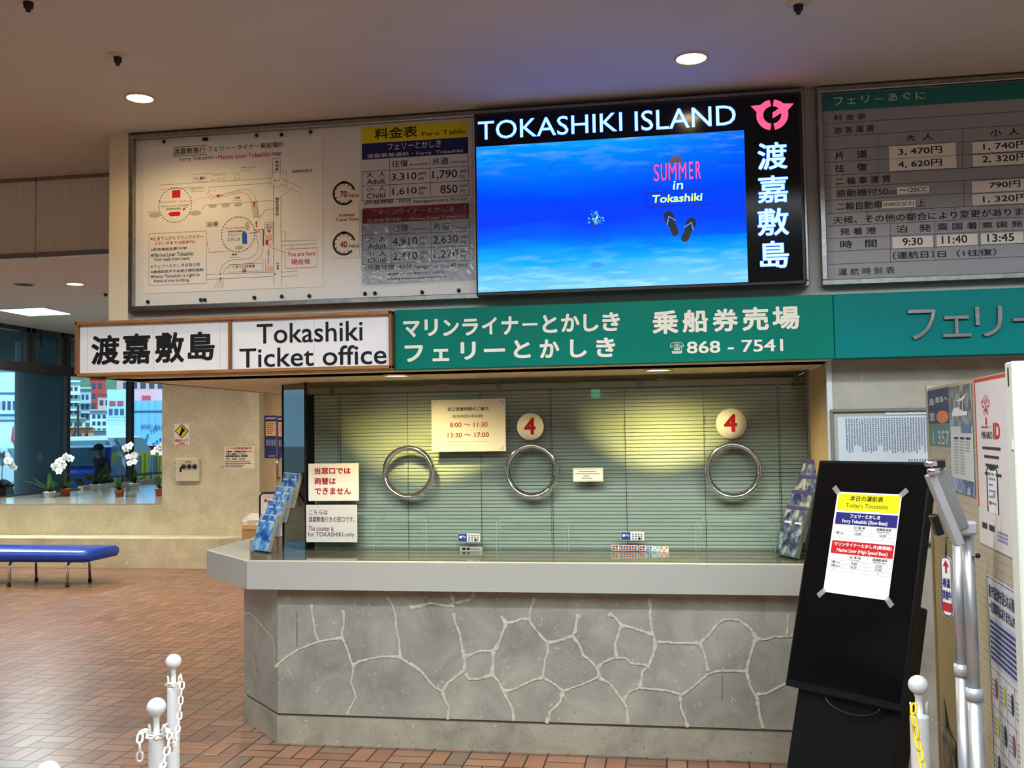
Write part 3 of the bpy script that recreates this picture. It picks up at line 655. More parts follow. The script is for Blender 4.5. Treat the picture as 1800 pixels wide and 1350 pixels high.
for s_, x0_, y0_, x1_, y1_ in (('往復', 500, 398, 622, 340), ('Roundtrip', 638, 390, 770, 362), ('片道', 803, 382, 920, 321), ('One way', 942, 371, 1055, 345), ('大  人', 312, 476, 455, 427), ('Adult', 315, 525, 455, 478), ('3,310', 500, 504, 683, 433), ('yen', 700, 462, 755, 432), ('円', 700, 500, 735, 470),
        ('1,790', 803, 490, 985, 413), ('yen', 1005, 444, 1057, 415), ('円', 1005, 486, 1040, 455), ('小  人', 312, 580, 455, 535), ('Child', 317, 630, 452, 585), ('1,610', 507, 610, 685, 543), ('yen', 702, 570, 758, 540), ('円', 702, 608, 735, 578), ('850', 862, 592, 987, 525), ('yen', 1005, 552, 1058, 525), ('円', 1007, 592, 1040, 562),
        ('(所要時間  70分', 300, 682, 643, 624), ('Navigation time 70 min)', 665, 668, 1055, 618), ('往復', 507, 876, 627, 817), ('Roundtrip', 645, 870, 778, 842), ('片道', 810, 866, 930, 805), ('One way', 950, 860, 1062, 832), ('大  人', 315, 955, 458, 905), ('Adult', 325, 1004, 460, 957), ('4,910', 505, 988, 690, 913), ('yen', 707, 942, 762, 912), ('円', 707, 980, 740, 950),
        ('2,630', 808, 974, 992, 898), ('yen', 1012, 932, 1065, 902), ('円', 1012, 972, 1045, 942), ('小  人', 317, 1062, 460, 1014), ('Child', 322, 1108, 455, 1063), ('2,410', 510, 1094, 690, 1023), ('yen', 712, 1050, 767, 1018), ('円', 712, 1088, 745, 1058), ('1,270', 813, 1080, 992, 1006), ('yen', 1012, 1040, 1065, 1010), ('円', 1012, 1080, 1046, 1050),
        ('(所要時間  40分', 305, 1169, 650, 1109), ('Navigation time 40 min)', 670, 1157, 1060, 1104), ('環境税も含めた値段です。(100円)', 470, 1201, 888, 1165), ('Including environmental tax(100yen)', 462, 1237, 900, 1200)): a.T(s_, x0_, y0_, x1_, y1_, FK, .006)
o = a.build('fare_sheet'); tag(o, 'tall fare table sheet with yellow heading and navy and red bands, beside the television', 'poster')
a = Art(front(4.678), (570, 200, 4.218))
m = glass_material('clear_film', (.98, .98, .98), 1.4, .04); nt = m.node_tree; gl = [n for n in nt.nodes if n.type == 'BSDF_GLOSSY'][0]
tx = nd(nt, 'ShaderNodeTexCoord'); nz = nd(nt, 'ShaderNodeTexNoise'); nz.inputs['Scale'].default_value = 9; nz.inputs['Distortion'].default_value = 2; bm_ = nd(nt, 'ShaderNodeBump'); bm_.inputs['Strength'].default_value = .6; bm_.inputs['Distance'].default_value = .02
nt.links.new(tx.outputs['Object'], nz.inputs['Vector']); nt.links.new(nz.outputs[0], bm_.inputs['Height']); nt.links.new(bm_.outputs[0], gl.inputs['Normal'])
a.R(268, 1272, 1106, 664, m, 0); p_ = a.build('film_cover'); tag(p_, 'wrinkled clear plastic film over the lower half of the fare table', 'plastic film')

# round black magnets
k = 0
mg = None
for x, y, lb in ((288, 249, 'top edge, first from the left end'), (358.5, 245, 'top edge, left one of a touching pair'), (363, 244.5, 'top edge, right one of a touching pair'), (451, 238, 'top edge, third place along above the map'), (495, 237, 'top edge, second from right above the map'), (546, 232, 'top edge, last above the map'),
             (260, 530.5, 'bottom edge, first from the left end'), (353, 527, 'bottom edge, left one of a pair under the map'), (360, 527, 'bottom edge, right one of a pair under the map'), (447, 523, 'bottom edge, single under the map middle'), (495, 521, 'bottom edge, second from right under the map'), (543.5, 520, 'bottom edge, last under the map'),
             (641.5, 516, 'bottom edge, left of a pair under the fares'), (659, 515.5, 'bottom edge, right of a pair under the fares'), (742, 513.5, 'bottom edge, middle under the fare table'), (806.5, 510.5, 'bottom edge, nearest the television')):
    c = onY(x, y, 4.68)
    if mg is None:
        p = MB(); p.lathe([(0, 0), (.006, 0), (.0095, .002), (.0095, .008), (0, .008)], c + V3((0, .005, 0)), BLACKP, 16, V3((0, -1, 0))); mg = p.build('magnet', None, c); o = mg
    else: o = mg.copy(); COL.objects.link(o); o.location = c
    tag(o, 'black magnet on the map board, ' + lb, 'magnet', 'black magnets on the map board')

# ---------------------------------------------------------------- television
t = thing('television', (-.15, 4.6, 2.3), 'large black television showing a blue underwater scene, mounted over the green sign', 'television')
YT = 4.60
p = MB(); p.box(-.922, .612, YT, 4.655, 2.300, 3.193, mat('tv_case', (14, 14, 16), .3), .006); p.build('case', t)
m = bpy.data.materials.new('tv_picture'); m.use_nodes = True; nt = m.node_tree; pr = nt.nodes['Principled BSDF']
pr.inputs['Base Color'].default_value = (.001, .001, .001, 1); pr.inputs['Roughness'].default_value = .15; pr.inputs['Specular IOR Level'].default_value = .03; pr.inputs['Emission Strength'].default_value = 1.15
tx = nd(nt, 'ShaderNodeTexCoord'); sp = nd(nt, 'ShaderNodeSeparateXYZ'); nt.links.new(tx.outputs['Object'], sp.inputs[0])
a = Art(front(YT - .001), (820, 140, 2.903)); pic = a.c((60, 1086)) + a.c((1416, 258))
g_ = NG(nt).m
wz = nd(nt, 'ShaderNodeTexNoise'); wz.inputs['Scale'].default_value = 1.; wz.inputs['Detail'].default_value = 5; wz.inputs['Distortion'].default_value = .4
mp = nd(nt, 'ShaderNodeMapping'); mp.inputs['Scale'].default_value = (3.2, 1, 14); nt.links.new(tx.outputs['Object'], mp.inputs[0]); nt.links.new(mp.outputs[0], wz.inputs['Vector'])
h_ = g_('DIVIDE', g_('SUBTRACT', sp.outputs[2], pic[1]), pic[3] - pic[1])
hx = g_('DIVIDE', g_('SUBTRACT', sp.outputs[0], pic[0]), pic[2] - pic[0])
hh = g_('ADD', h_, g_('MULTIPLY', g_('SUBTRACT', wz.outputs[0], .5), .16))
rp = nd(nt, 'ShaderNodeValToRGB'); nt.links.new(hh, rp.inputs[0]); e = rp.color_ramp.elements
cols = ((0, (112, 190, 246)), (.1, (84, 178, 246)), (.2, (24, 158, 240)), (.28, (0, 132, 244)), (.36, (0, 88, 250)), (.46, (0, 52, 246)), (.62, (0, 62, 250)), (.78, (0, 96, 252)), (.95, (0, 128, 255)), (1, (10, 138, 255)))
while len(e) < len(cols): e.new(.5)
for x, (q, c) in zip(e, cols): x.position = q; x.color = (lin(c[0]), lin(c[1]), lin(c[2]), 1)
rt = nd(nt, 'ShaderNodeMapRange'); nt.links.new(hx, rt.inputs[0]); rt.inputs['From Min'].default_value = .55; rt.inputs['From Max'].default_value = 1.15; rt.inputs['To Max'].default_value = .8
dkm = nd(nt, 'ShaderNodeMix', data_type='RGBA'); nt.links.new(g_('MULTIPLY', rt.outputs[0], g_('GREATER_THAN', h_, .32)), dkm.inputs['Factor']); nt.links.new(rp.outputs[0], dkm.inputs['A']); dkm.inputs['B'].default_value = (0, lin(60), lin(245), 1)
wz2 = nd(nt, 'ShaderNodeTexNoise'); wz2.inputs['Scale'].default_value = 1.; wz2.inputs['Detail'].default_value = 7; mp2 = nd(nt, 'ShaderNodeMapping'); mp2.inputs['Scale'].default_value = (7, 1, 38)
nt.links.new(tx.outputs['Object'], mp2.inputs[0]); nt.links.new(mp2.outputs[0], wz2.inputs['Vector'])
r2_ = nd(nt, 'ShaderNodeMapRange'); nt.links.new(wz2.outputs[0], r2_.inputs[0]); r2_.inputs['From Min'].default_value = .48; r2_.inputs['From Max'].default_value = .72; r2_.inputs['To Max'].default_value = .55
am = g_('MULTIPLY', r2_.outputs[0], g_('MAXIMUM', g_('MULTIPLY', g_('SUBTRACT', .3, h_), 3.2), g_('MULTIPLY', g_('SUBTRACT', h_, .74), 1.2)))
sm_ = nd(nt, 'ShaderNodeMix', data_type='RGBA'); nt.links.new(g_('MAXIMUM', am, 0.), sm_.inputs['Factor']); nt.links.new(dkm.outputs['Result'], sm_.inputs['A']); sm_.inputs['B'].default_value = (.5, .85, 1, 1)
nt.links.new(sm_.outputs['Result'], pr.inputs['Emission Color'])
TVB = mat('tv_black', (10, 11, 16), .12, spec=.3)
def em(name, rgb, s=1.): return mat(name, rgb, .4, emit=s)
PALE = em('tv_pale_blue', (164, 220, 255), 1.25); HALO = em('tv_halo', (20, 90, 230), .8); EPINK = em('tv_pink', (255, 82, 128), 1.1)
(u0, v0), (u1, v1) = (-.905, 2.318), (.596, 3.178)
a.Ruv(u0, v0, u1, v1, TVB, 0); a.Ruv(*pic, m, 1)
a.T('TOKASHIKI', 58, 312, 795, 163, HALO, .014, 2); a.T('TOKASHIKI', 60, 309, 793, 166, PALE, .0, 3)
a.T('ISLAND', 858, 266, 1374, 125, HALO, .014, 2); a.T('ISLAND', 860, 263, 1372, 128, PALE, .0, 3)
for s_, x0_, y0_, x1_, y1_ in (('渡', 1488, 462, 1634, 316), ('嘉', 1488, 632, 1638, 486), ('敷', 1488, 799, 1642, 653), ('島', 1500, 964, 1642, 820)):
    a.T(s_, x0_ - 3, y0_ + 3, x1_ + 3, y1_ - 3, HALO, .034, 2); a.T(s_, x0_, y0_, x1_, y1_, PALE, .018, 3)
# round pink crest with two wings
for s0, s1 in ((97, 262), (-82, 83)): a.arc(1560, 180, 64, .0135 * 2.25, EPINK, s0, s1, 2, 24)
a.G([(1450, 135), (1486, 172), (1520, 128)], EPINK, 2.2); a.G([(1670, 122), (1604, 122), (1636, 160)], EPINK, 2.2); a.G([(1562, 198), (1562, 168), (1612, 136), (1626, 158)], EPINK, 2.3); a.R(1555, 160, 1563, 95, TVB, 2.4); a.G([(1550, 262), (1570, 262), (1560, 236)], TVB, 2.4)
# summer artwork
SH = em('tv_navy', (8, 20, 120), .5); SR = em('tv_rose', (236, 60, 150), .8); YG_ = em('tv_lime', (190, 250, 90), .9); DKN = em('tv_ink', (2, 6, 40), .2)
a.z(1120, 260, 7.5)
for i, (ch_, x0_, x1_) in enumerate((('S', 222, 290), ('U', 318, 388), ('M', 420, 515), ('M', 553, 645), ('E', 688, 735), ('R', 775, 838))):
    y = 445 - i * 8; a.T(ch_, x0_ + 7, y + 5, x1_ + 7, y - 225, SH, .01, 2); a.T(ch_, x0_, y, x1_, y - 230, SR, .0, 3)
a.T('in', 470, 552, 598, 430, em('tv_aqua', (150, 230, 255), 1.), .01, 3, .12)
a.Lm([(75, 596), (985, 546), (915, 640), (985, 735), (80, 785), (155, 690)], .0042, SH, 2, True)
a.T('Tokashiki', 192, 730, 850, 592, YG_, .02, 3, .12)
for k in range(16): a.D(85 + k * 20, 530 - k * .9, 6, SH, 2, 8); a.D(680 + k * 20, 496 - k * .9, 6, SH, 2, 8)
a.face([a.pl.P(a.c((512, 195))[0] + .03 * math.cos(PI * i / 16), a.c((512, 195))[1] + .03 * math.sin(PI * i / 16), .002) for i in range(17)], em('tv_dusk', (70, 44, 50), .6))
for i in range(13): q = PI * i / 12; a.Lm([(512 + 112 * math.cos(q), 190 - 112 * math.sin(q)), (512 + 128 * math.cos(q), 190 - 128 * math.sin(q))], .003, DKN, 2)
for cx_, cy_, an in ((455, 1000, 22), (675, 1080, -22)):
    r_ = math.radians(an); P_ = [(-8, 172), (-48, 155), (-70, 90), (-58, 20), (-40, -40), (-52, -100), (-48, -150), (-10, -172), (35, -158), (52, -110), (46, -30), (62, 40), (68, 110), (45, 158)]
    f2 = lambda q: (cx_ + q[0] * math.cos(r_) - q[1] * math.sin(r_), cy_ - q[1] * math.cos(r_) - q[0] * math.sin(r_))
    a.G([f2(q) for q in P_][::-1], DKN, 2); a.Lm([f2((-64, 5)), f2((2, 105)), f2((62, 20))], .006, em('tv_strap', (60, 130, 255), .8), 3)
a.z(820, 140, 2.903)
rr = random.Random(5)
for k in range(44): a.D(660 + rr.gauss(0, 17), 712 + rr.gauss(0, 14), rr.uniform(4, 10), em(*rr.choice((('tv_fish_a', (14, 96, 190), .8), ('tv_fish_b', (60, 170, 220), .8), ('tv_fish_c', (10, 50, 120), .6)))), 2 + k * .05, 8)
a.Lm([(640, 712), (662, 708), (672, 690)], .004, PALE, 4); a.Lm([(655, 730), (668, 702)], .004, PALE, 4)
a.D(665, 945, 34, em('tv_shadow', (20, 130, 215), .75), 1.5, 16, 14)
a.build('screen', t)

# ---------------------------------------------------------------- right fare board
t = thing('ferry_fare_board', (1.6, 4.7, ZB0), 'grey enamel ferry fare board with teal heading, right of the television', 'notice board')
frame_parts(t, .687, 2.9, ZB0, ZB1, 4.66, 4.72, .026, .026, STEEL)
EN = mat('grey_enamel', (150, 151, 157), .3); p = MB(); p.box(.71, 2.88, 4.688, 4.72, ZB0 + .02, ZB1 - .02, EN); pn = p.build('panel', t)
a = Art(front(4.687), (1400, 120, 3.375)); TEAL = mat('teal_enamel', (20, 110, 108), .3)
EK = flat('enamel_black', (34, 34, 40)); EKG = flat('enamel_grey', (62, 62, 68)); ST = flat('strip_white', (232, 228, 222)); GRV = flat('groove', (84, 84, 90))
(ua, va), (ub, vb) = a.c((152, 258)), a.c((152, 140)); a.Ruv(ua - .002, va, 2.86, ZB1 - .03, TEAL, 1)
x = 222
for ch_, q in zip('フェリーあぐに', ((222, 222, 273, 172), (302, 213, 350, 178), (385, 205, 430, 160), (462, 186, 517, 178), (545, 196, 597, 145), (632, 190, 680, 138), (708, 186, 765, 138))): a.T(ch_, *q, FW, .004)
for yl in (330, 408, 485, 560, 638, 710, 785, 862, 938, 1012, 1088, 1165):
    u_, v_ = a.c((165, yl)); a.Luv([(.715, v_), (2.87, v_)], .002, GRV)
for x_, y0_, y1_ in ((485, 395, 632), (985, 355, 600), (992, 672, 820), (422, 845, 918), (680, 835, 905), (938, 828, 898), (1205, 820, 885), (558, 928, 1155), (820, 912, 1140), (1085, 900, 1130)): a.Lm([(x_, y0_), (x_, y1_)], .002, GRV)
for s_, x0_, y0_, x1_, y1_, c_ in (('料 金 表', 222, 314, 412, 265, EKG), ('旅 客 運 賃', 225, 390, 460, 335, EKG), ('大  人', 648, 434, 810, 385, EK), ('小  人', 1150, 406, 1322, 353, EK), ('片    道', 228, 542, 418, 484, EK), ('往    復', 228, 618, 418, 562, EK),
        ('二 輪 車 運 賃', 232, 694, 558, 632, EKG), ('原動機付50cc', 236, 768, 596, 703, EKG), ('二輪自動車', 238, 845, 508, 784, EKG), ('上', 716, 822, 765, 776, EKG), ('天候、その他の都合により変更がありま', 218, 926, 1342, 826, EK),
        ('発 着 港', 258, 992, 472, 940, EK), ('泊   発', 592, 978, 798, 924, EK), ('粟 国 着', 835, 964, 1072, 910, EK), ('粟 国 発', 1100, 951, 1340, 904, EK), ('時   間', 260, 1070, 475, 1013, EK), ('〔運航日〕', 575, 1134, 812, 1080, EK), ('日（1往復）', 838, 1124, 1185, 1068, EK), ('運 航 時 刻 表', 250, 1230, 582, 1175, EKG)): a.T(s_, x0_, y0_, x1_, y1_, c_, .012)
a.build('lettering', pn)
for q, s_, r_ in (((550, 538, 943, 441), '3, 470円', (605, 520, 862, 460)), ((552, 612, 947, 518), '4, 620円', (603, 595, 862, 536)), ((1045, 506, 1420, 418), '1, 740円', (1108, 490, 1372, 428)), ((1047, 584, 1420, 496), '2, 320円', (1103, 565, 1372, 502)),
        ((1043, 740, 1420, 652), '790円', (1145, 714, 1326, 665)), ((1045, 815, 1420, 730), '1, 320円', (1107, 802, 1372, 743)), ((570, 1070, 808, 992), '9:30', (630, 1053, 748, 1003)), ((833, 1058, 1072, 981), '11:40', (863, 1042, 1012, 988)), ((1095, 1046, 1345, 970), '13:45', (1133, 1032, 1290, 977)),
        ((597, 748, 786, 697), '～125CC', (610, 738, 775, 704)), ((510, 832, 705, 780), '(126CC以上)', (518, 824, 697, 788))):
    s2 = Art(front(4.6855), (1400, 120, 3.375)); s2.R(*q, ST, 1); s2.T(s_, *r_, EK, .018, 2); s2.build('price_strip', t)

# ---------------------------------------------------------------- green sign band
GREEN = mat('green_signboard', (0, 122, 106), .4, spec=.12, noise=.05, nscale=3); TEALB = mat('teal_signboard', (0, 123, 123), .4, spec=.12, noise=.04, nscale=3)
t = thing('green_signboard', (-.3, 4.6, ZS), 'green signboard with white painted ticket counter name and telephone number', 'sign')
p = MB(); p.box(-1.331, .722, 4.60, 4.72, ZS + .003, 2.25, GREEN, .003); pn = p.build('panel', t)
a = Art(front(4.599), (660, 500, 3.103)); CREAM = flat('sign_cream', (232, 230, 218))
for ch_, q in zip('マリンライナーとかしき', ((152, 290, 242, 198), (268, 282, 340, 188), (370, 282, 455, 190), (475, 280, 560, 186), (582, 274, 662, 178), (688, 276, 778, 172), (802, 226, 884, 210), (912, 266, 990, 165), (1014, 260, 1112, 158), (1135, 258, 1215, 160), (1238, 256, 1332, 150))): a.T(ch_, *q, CREAM, .034)
for ch_, q in zip('フェリーとかしき', ((160, 424, 260, 330), (312, 420, 402, 350), (465, 412, 547, 312), (592, 370, 707, 348), (755, 403, 845, 302), (897, 402, 1002, 298), (1062, 400, 1152, 298), (1205, 398, 1307, 288))): a.T(ch_, *q, CREAM, .034)
a.z(1120, 480, 2.647)
for ch_, q in zip('乗船券売場', ((72, 285, 190, 172), (212, 278, 328, 168), (352, 274, 468, 164), (490, 270, 610, 156), (630, 264, 754, 152))): a.T(ch_, *q, CREAM, .032)
a.T('☎', 154, 376, 216, 320, CREAM, .0); a.T('868 - 7541', 232, 375, 678, 306, CREAM, .02)
a.build('lettering', pn)
t = thing('teal_signboard', (1.6, 4.6, ZS), 'teal signboard with raised steel characters, right end of the sign band', 'sign')
p = MB(); p.box(.724, 3.4, 4.60, 4.72, ZS + .003, 2.25, TEALB, .003); p.build('panel', t)
for ch_, q in zip('フェリー', ((1262, 312, 1385, 168), (1420, 300, 1547, 198), (1572, 298, 1693, 154), (1745, 226, 1860, 208))):
    a = Art(front(4.599), (1120, 480, 2.647)); a.T(ch_, *q, STEEL, .012, 0, 0, .014); a.build('raised_character', t)

# ---------------------------------------------------------------- wood framed office sign
WOOD = mat('oak_frame', (176, 120, 62), .45, noise=.25, nscale=5, stretch=(1.5, 30, 30))
WOODV = mat('oak_frame_dark', (150, 96, 50), .45, noise=.25, nscale=5, stretch=(30, 30, 1.5))
t = thing('framed_office_sign', (-2.17, 4.58, 1.963), 'long wood-framed white sign naming the ticket office, left end of the sign band', 'sign')
x0, x1, z0, z1 = -3.003, -1.333, 1.963, 2.244; xm = onY(402, 610, 4.56)[0]
p = MB(); p.box(x0, x1, 4.56, 4.60, z1 - .018, z1, WOOD, .003); p.box(x0, x1, 4.56, 4.60, z0, z0 + .018, WOOD, .003); p.box(x0, x0 + .015, 4.56, 4.60, z0, z1, WOODV, .002); p.box(x1 - .015, x1, 4.56, 4.60, z0, z1, WOODV, .002)
p.box(x0, x1, 4.595, 4.602, z0, z1, WOODV); p.box(-2.86, x1, 4.602, 4.72, z0, z1, WOODV); p.build('frame', t)
p = MB(); p.box(xm - .007, xm + .007, 4.566, 4.60, z0 + .018, z1 - .018, WOODV, .002); p.build('divider', t)
SIGNP = mat('sign_sheet', (242, 240, 241), .35, noise=.03, nscale=4); MARK = flat('sheet_seam', (196, 192, 192))
a = Art(front(4.585), (100, 520, 2.903)); a.sheetuv(x0 + .012, z0 + .015, xm - .004, z1 - .015, SIGNP, .002)
for ch_, q in zip('渡嘉敷島', ((176, 354, 322, 198), (334, 350, 478, 190), (502, 344, 650, 184), (668, 332, 806, 180))): a.T(ch_, *q, BLACK, .03)
for x_ in (155, 495, 832): a.Lm([(x_, 400 - x_ * .02), (x_, 155 - x_ * .03)], .002, MARK, 1)
a.build('name_sheet', t)
a = Art(front(4.585), (100, 520, 2.903)); a.sheetuv(xm + .004, z0 + .015, x1 - .012, z1 - .015, SIGNP, .002)
a.T('Tokashiki', 1020, 246, 1560, 126, BLACK, .012); a.T('Ticket office', 932, 368, 1682, 246, BLACK, .012); a.Lm([(1312, 368), (1312, 104)], .002, MARK, .5)
a.build('office_sheet', t)
# ---------------------------------------------------------------- notices on the ticket glass
PN = front(YG - .006)
def notice(zoom, q, m=WHITE, pl=PN):
    a = Art(pl, zoom); a.sheet(*q, m); return a
a = notice((430, 660, 3.972), (446, 876, 796, 612)); SR_ = flat('notice_red', (176, 20, 36))
for s_, q in (('当窓口では', (488, 690, 740, 640)), ('両替は', (488, 763, 637, 712)), ('できません', (490, 832, 743, 782))): a.T(s_, *q, SR_, .03)
tag(a.build('notice_card'), 'white notice with bold red characters, left end of the ticket glass, upper of two', 'notice')
a = notice((430, 660, 3.972), (431, 1163, 785, 902), flat('grey_white_card', (216, 216, 220))); PL_ = flat('plum_ink', (98, 52, 62))
for s_, q in (('こちらは', (452, 972, 580, 938)), ('渡嘉敷島行きの窓口です。', (447, 1023, 768, 985)), ('This counter is', (445, 1085, 620, 1050)), ('for TOKASHIKI only.', (443, 1133, 772, 1094))): a.T(s_, *q, PL_, .006)
tag(a.build('notice_card'), 'pale card with thin plum lettering, left end of the ticket glass, below the red notice', 'notice')
a = notice((640, 650, 3.858), (460, 557, 957, 195)); BR = flat('brown_red', (150, 44, 34))
a.T('窓口営業時間のご案内', 567, 281, 842, 250, BLACK, .02); a.T('BUSINESS HOURS', 602, 326, 807, 303, BLACK, .012); a.T('8:00 ～ 11:30', 583, 391, 837, 354, BR, .014); a.T('13:30 ～ 17:00', 568, 460, 847, 424, BR, .014); a.T('渡嘉敷村船舶課 / Tokashiki Village Office Ships Section', 567, 492, 848, 483, BLACK, .01)
for x, y, sx, sy in ((473, 217, 1, 1), (940, 210, -1, 1), (473, 540, 1, -1), (942, 538, -1, -1)): a.Lm([(x, y + 22 * sy), (x, y), (x + 22 * sx, y)], .0022, BLACK)
tag(a.build('hours_card'), 'white business hours card on the glass between the first two rings', 'notice')
for zq, x, y, r, q, lb in (((640, 650, 3.858), 1128, 385, 91, (1087, 441, 1163, 324), 'round white disc with a red figure, beside the business hours card'), ((980, 640, 3.75), 1145, 392, 96, (1098, 448, 1182, 329), 'round white disc with a red figure, above the ring near the black display stand')):
    a = Art(PN, zq); c = PN.P(*a.c((x, y))); rr_ = r / zq[2] * 5.5 / FPX; p = MB()
    p.lathe([(0, .0), (rr_, .0), (rr_, -.004), (0, -.004)], c, flat('disc_white', (238, 236, 230), .4), 40, V3((0, 1, 0)))
    a.LAY = .0046; a.T('4', *q, SR_, .035, 1); p.raw(a.v, a.f, SR_)
    tag(p.build('number_disc'), lb, 'number sign', 'number discs on the ticket glass')
a = notice((980, 640, 3.75), (103, 775, 299, 684)); a.box(108, 770, 294, 690, .0025, GREYINK)
for y, x0_, x1_ in ((712, 138, 255), (726, 116, 284), (741, 172, 216), (756, 160, 240)): 
    for k in range(int((x1_ - x0_) / 9)): a.R(x0_ + k * 9, y, x0_ + k * 9 + 6.5, y - 7, GREYINK)
tag(a.build('notice_card'), 'small boxed grey notice on the glass right of the second ring', 'notice')
PS = front(YG - .004)
for zq, q, xm_, lb in (((640, 650, 3.858), (637, 1166, 785, 1110), 697, 'blue and white payment sticker low on the glass under the business hours card'), ((980, 640, 3.75), (419, 1161, 570, 1106), 480, 'blue and white payment sticker low on the glass above the card logos')):
    a = Art(PS, zq); a.sheet(*q, WHITE); a.R(q[0] + 2, q[1] - 2, xm_, q[3] + 2, flat('sticker_blue', (34, 66, 150))); y = (q[1] + q[3]) / 2
    a.D(q[0] + 18, y - 4, 9, WHITE, 2, 12); a.T('Pay', q[0] + 30, y + 6, xm_ - 6, y - 14, WHITE, .01)
    for i in range(3):
        for j in range(4): a.R(xm_ + 10 + j * 19, y - 8 + i * 15, xm_ + 23 + j * 19, y - 18 + i * 15, flat('sticker_grey', (120, 130, 170)), 2)
    a.R(xm_ + 55, y + 24, xm_ + 66, y + 8, BLACK, 3)
    tag(a.build('payment_sticker'), lb, 'sticker')
a = Art(PS, (980, 640, 3.75))
for k, (x0_, x1_, cs, lb) in enumerate(((357, 405, ((30, 120, 70), (220, 60, 50)), 'red and green'), (412, 528, ((200, 40, 50), (60, 90, 170)), 'widest, red and navy'), (537, 581, ((40, 80, 160), (220, 60, 60)), 'blue, red and green bars'), (587, 626, ((40, 110, 180), (60, 150, 210)), 'plain blue'), (627, 672, ((120, 190, 215), (190, 225, 235)), 'pale aqua'), (676, 732, ((225, 225, 228), (235, 130, 60)), 'grey with an orange end'))):
    a = Art(PS, (980, 640, 3.75)); y1 = 1192 + k * 2; y0 = y1 + 36; a.sheet(x0_, y0, x1_, y1, flat('card_white', (232, 232, 232))); n_ = max(2, int((x1_ - x0_) / 18))
    for i in range(n_):
        for j in range(2): x = x0_ + 3 + i * (x1_ - x0_ - 6) / n_; a.R(x, y0 - 3 - j * 16, x + (x1_ - x0_ - 6) / n_ - 3, y0 - 16 - j * 16, flat('logo_%d_%d' % (k, (i + j) % 2), cs[(i + j) % 2]))
    tag(a.build('card_logo_sticker'), 'small card payment sticker on the glass foot, ' + lb, 'sticker', 'card stickers on the ticket glass')
a = Art(PS, (640, 650, 3.858)); a.sheet(650, 1230, 802, 1200, mat('worn_label', (170, 172, 160), .4)); a.R(665, 1222, 690, 1206, BLACK); a.R(697, 1222, 718, 1206, BLACK); a.R(724, 1222, 780, 1210, flat('sticker_grey'))
tag(a.build('worn_label'), 'narrow worn grey label at the glass foot under the first payment sticker', 'sticker')

# ---------------------------------------------------------------- leaflet racks on the counter
ACR = glass_material('clear_acrylic', (.95, .98, .99), 1.1)
def leaflet_material(name, c0, c1, c2):
    m = bpy.data.materials.new(name); m.use_nodes = True; nt = m.node_tree; p = nt.nodes['Principled BSDF']; p.inputs['Roughness'].default_value = .3
    tx = nd(nt, 'ShaderNodeTexCoord'); nz = nd(nt, 'ShaderNodeTexNoise'); nz.inputs['Scale'].default_value = 22; nz.inputs['Detail'].default_value = 4; nt.links.new(tx.outputs['Object'], nz.inputs['Vector'])
    rp = nd(nt, 'ShaderNodeValToRGB'); e = rp.color_ramp.elements; nt.links.new(nz.outputs[0], rp.inputs[0])
    while len(e) < 3: e.new(.5)
    for x, q, c in zip(e, (.38, .5, .62), (c0, c1, c2)): x.position = q; x.color = (lin(c[0]), lin(c[1]), lin(c[2]), 1)
    nt.links.new(rp.outputs[0], p.inputs['Base Color']); return m
LFB = leaflet_material('leaflet_blue', (40, 96, 190), (90, 160, 235), (190, 224, 246))
LFN = leaflet_material('leaflet_navy', (40, 50, 96), (96, 110, 150), (176, 182, 184))
PAGES = mat('leaflet_pages', (150, 148, 142), .6, noise=.3, nscale=60, stretch=(40, 40, 1))
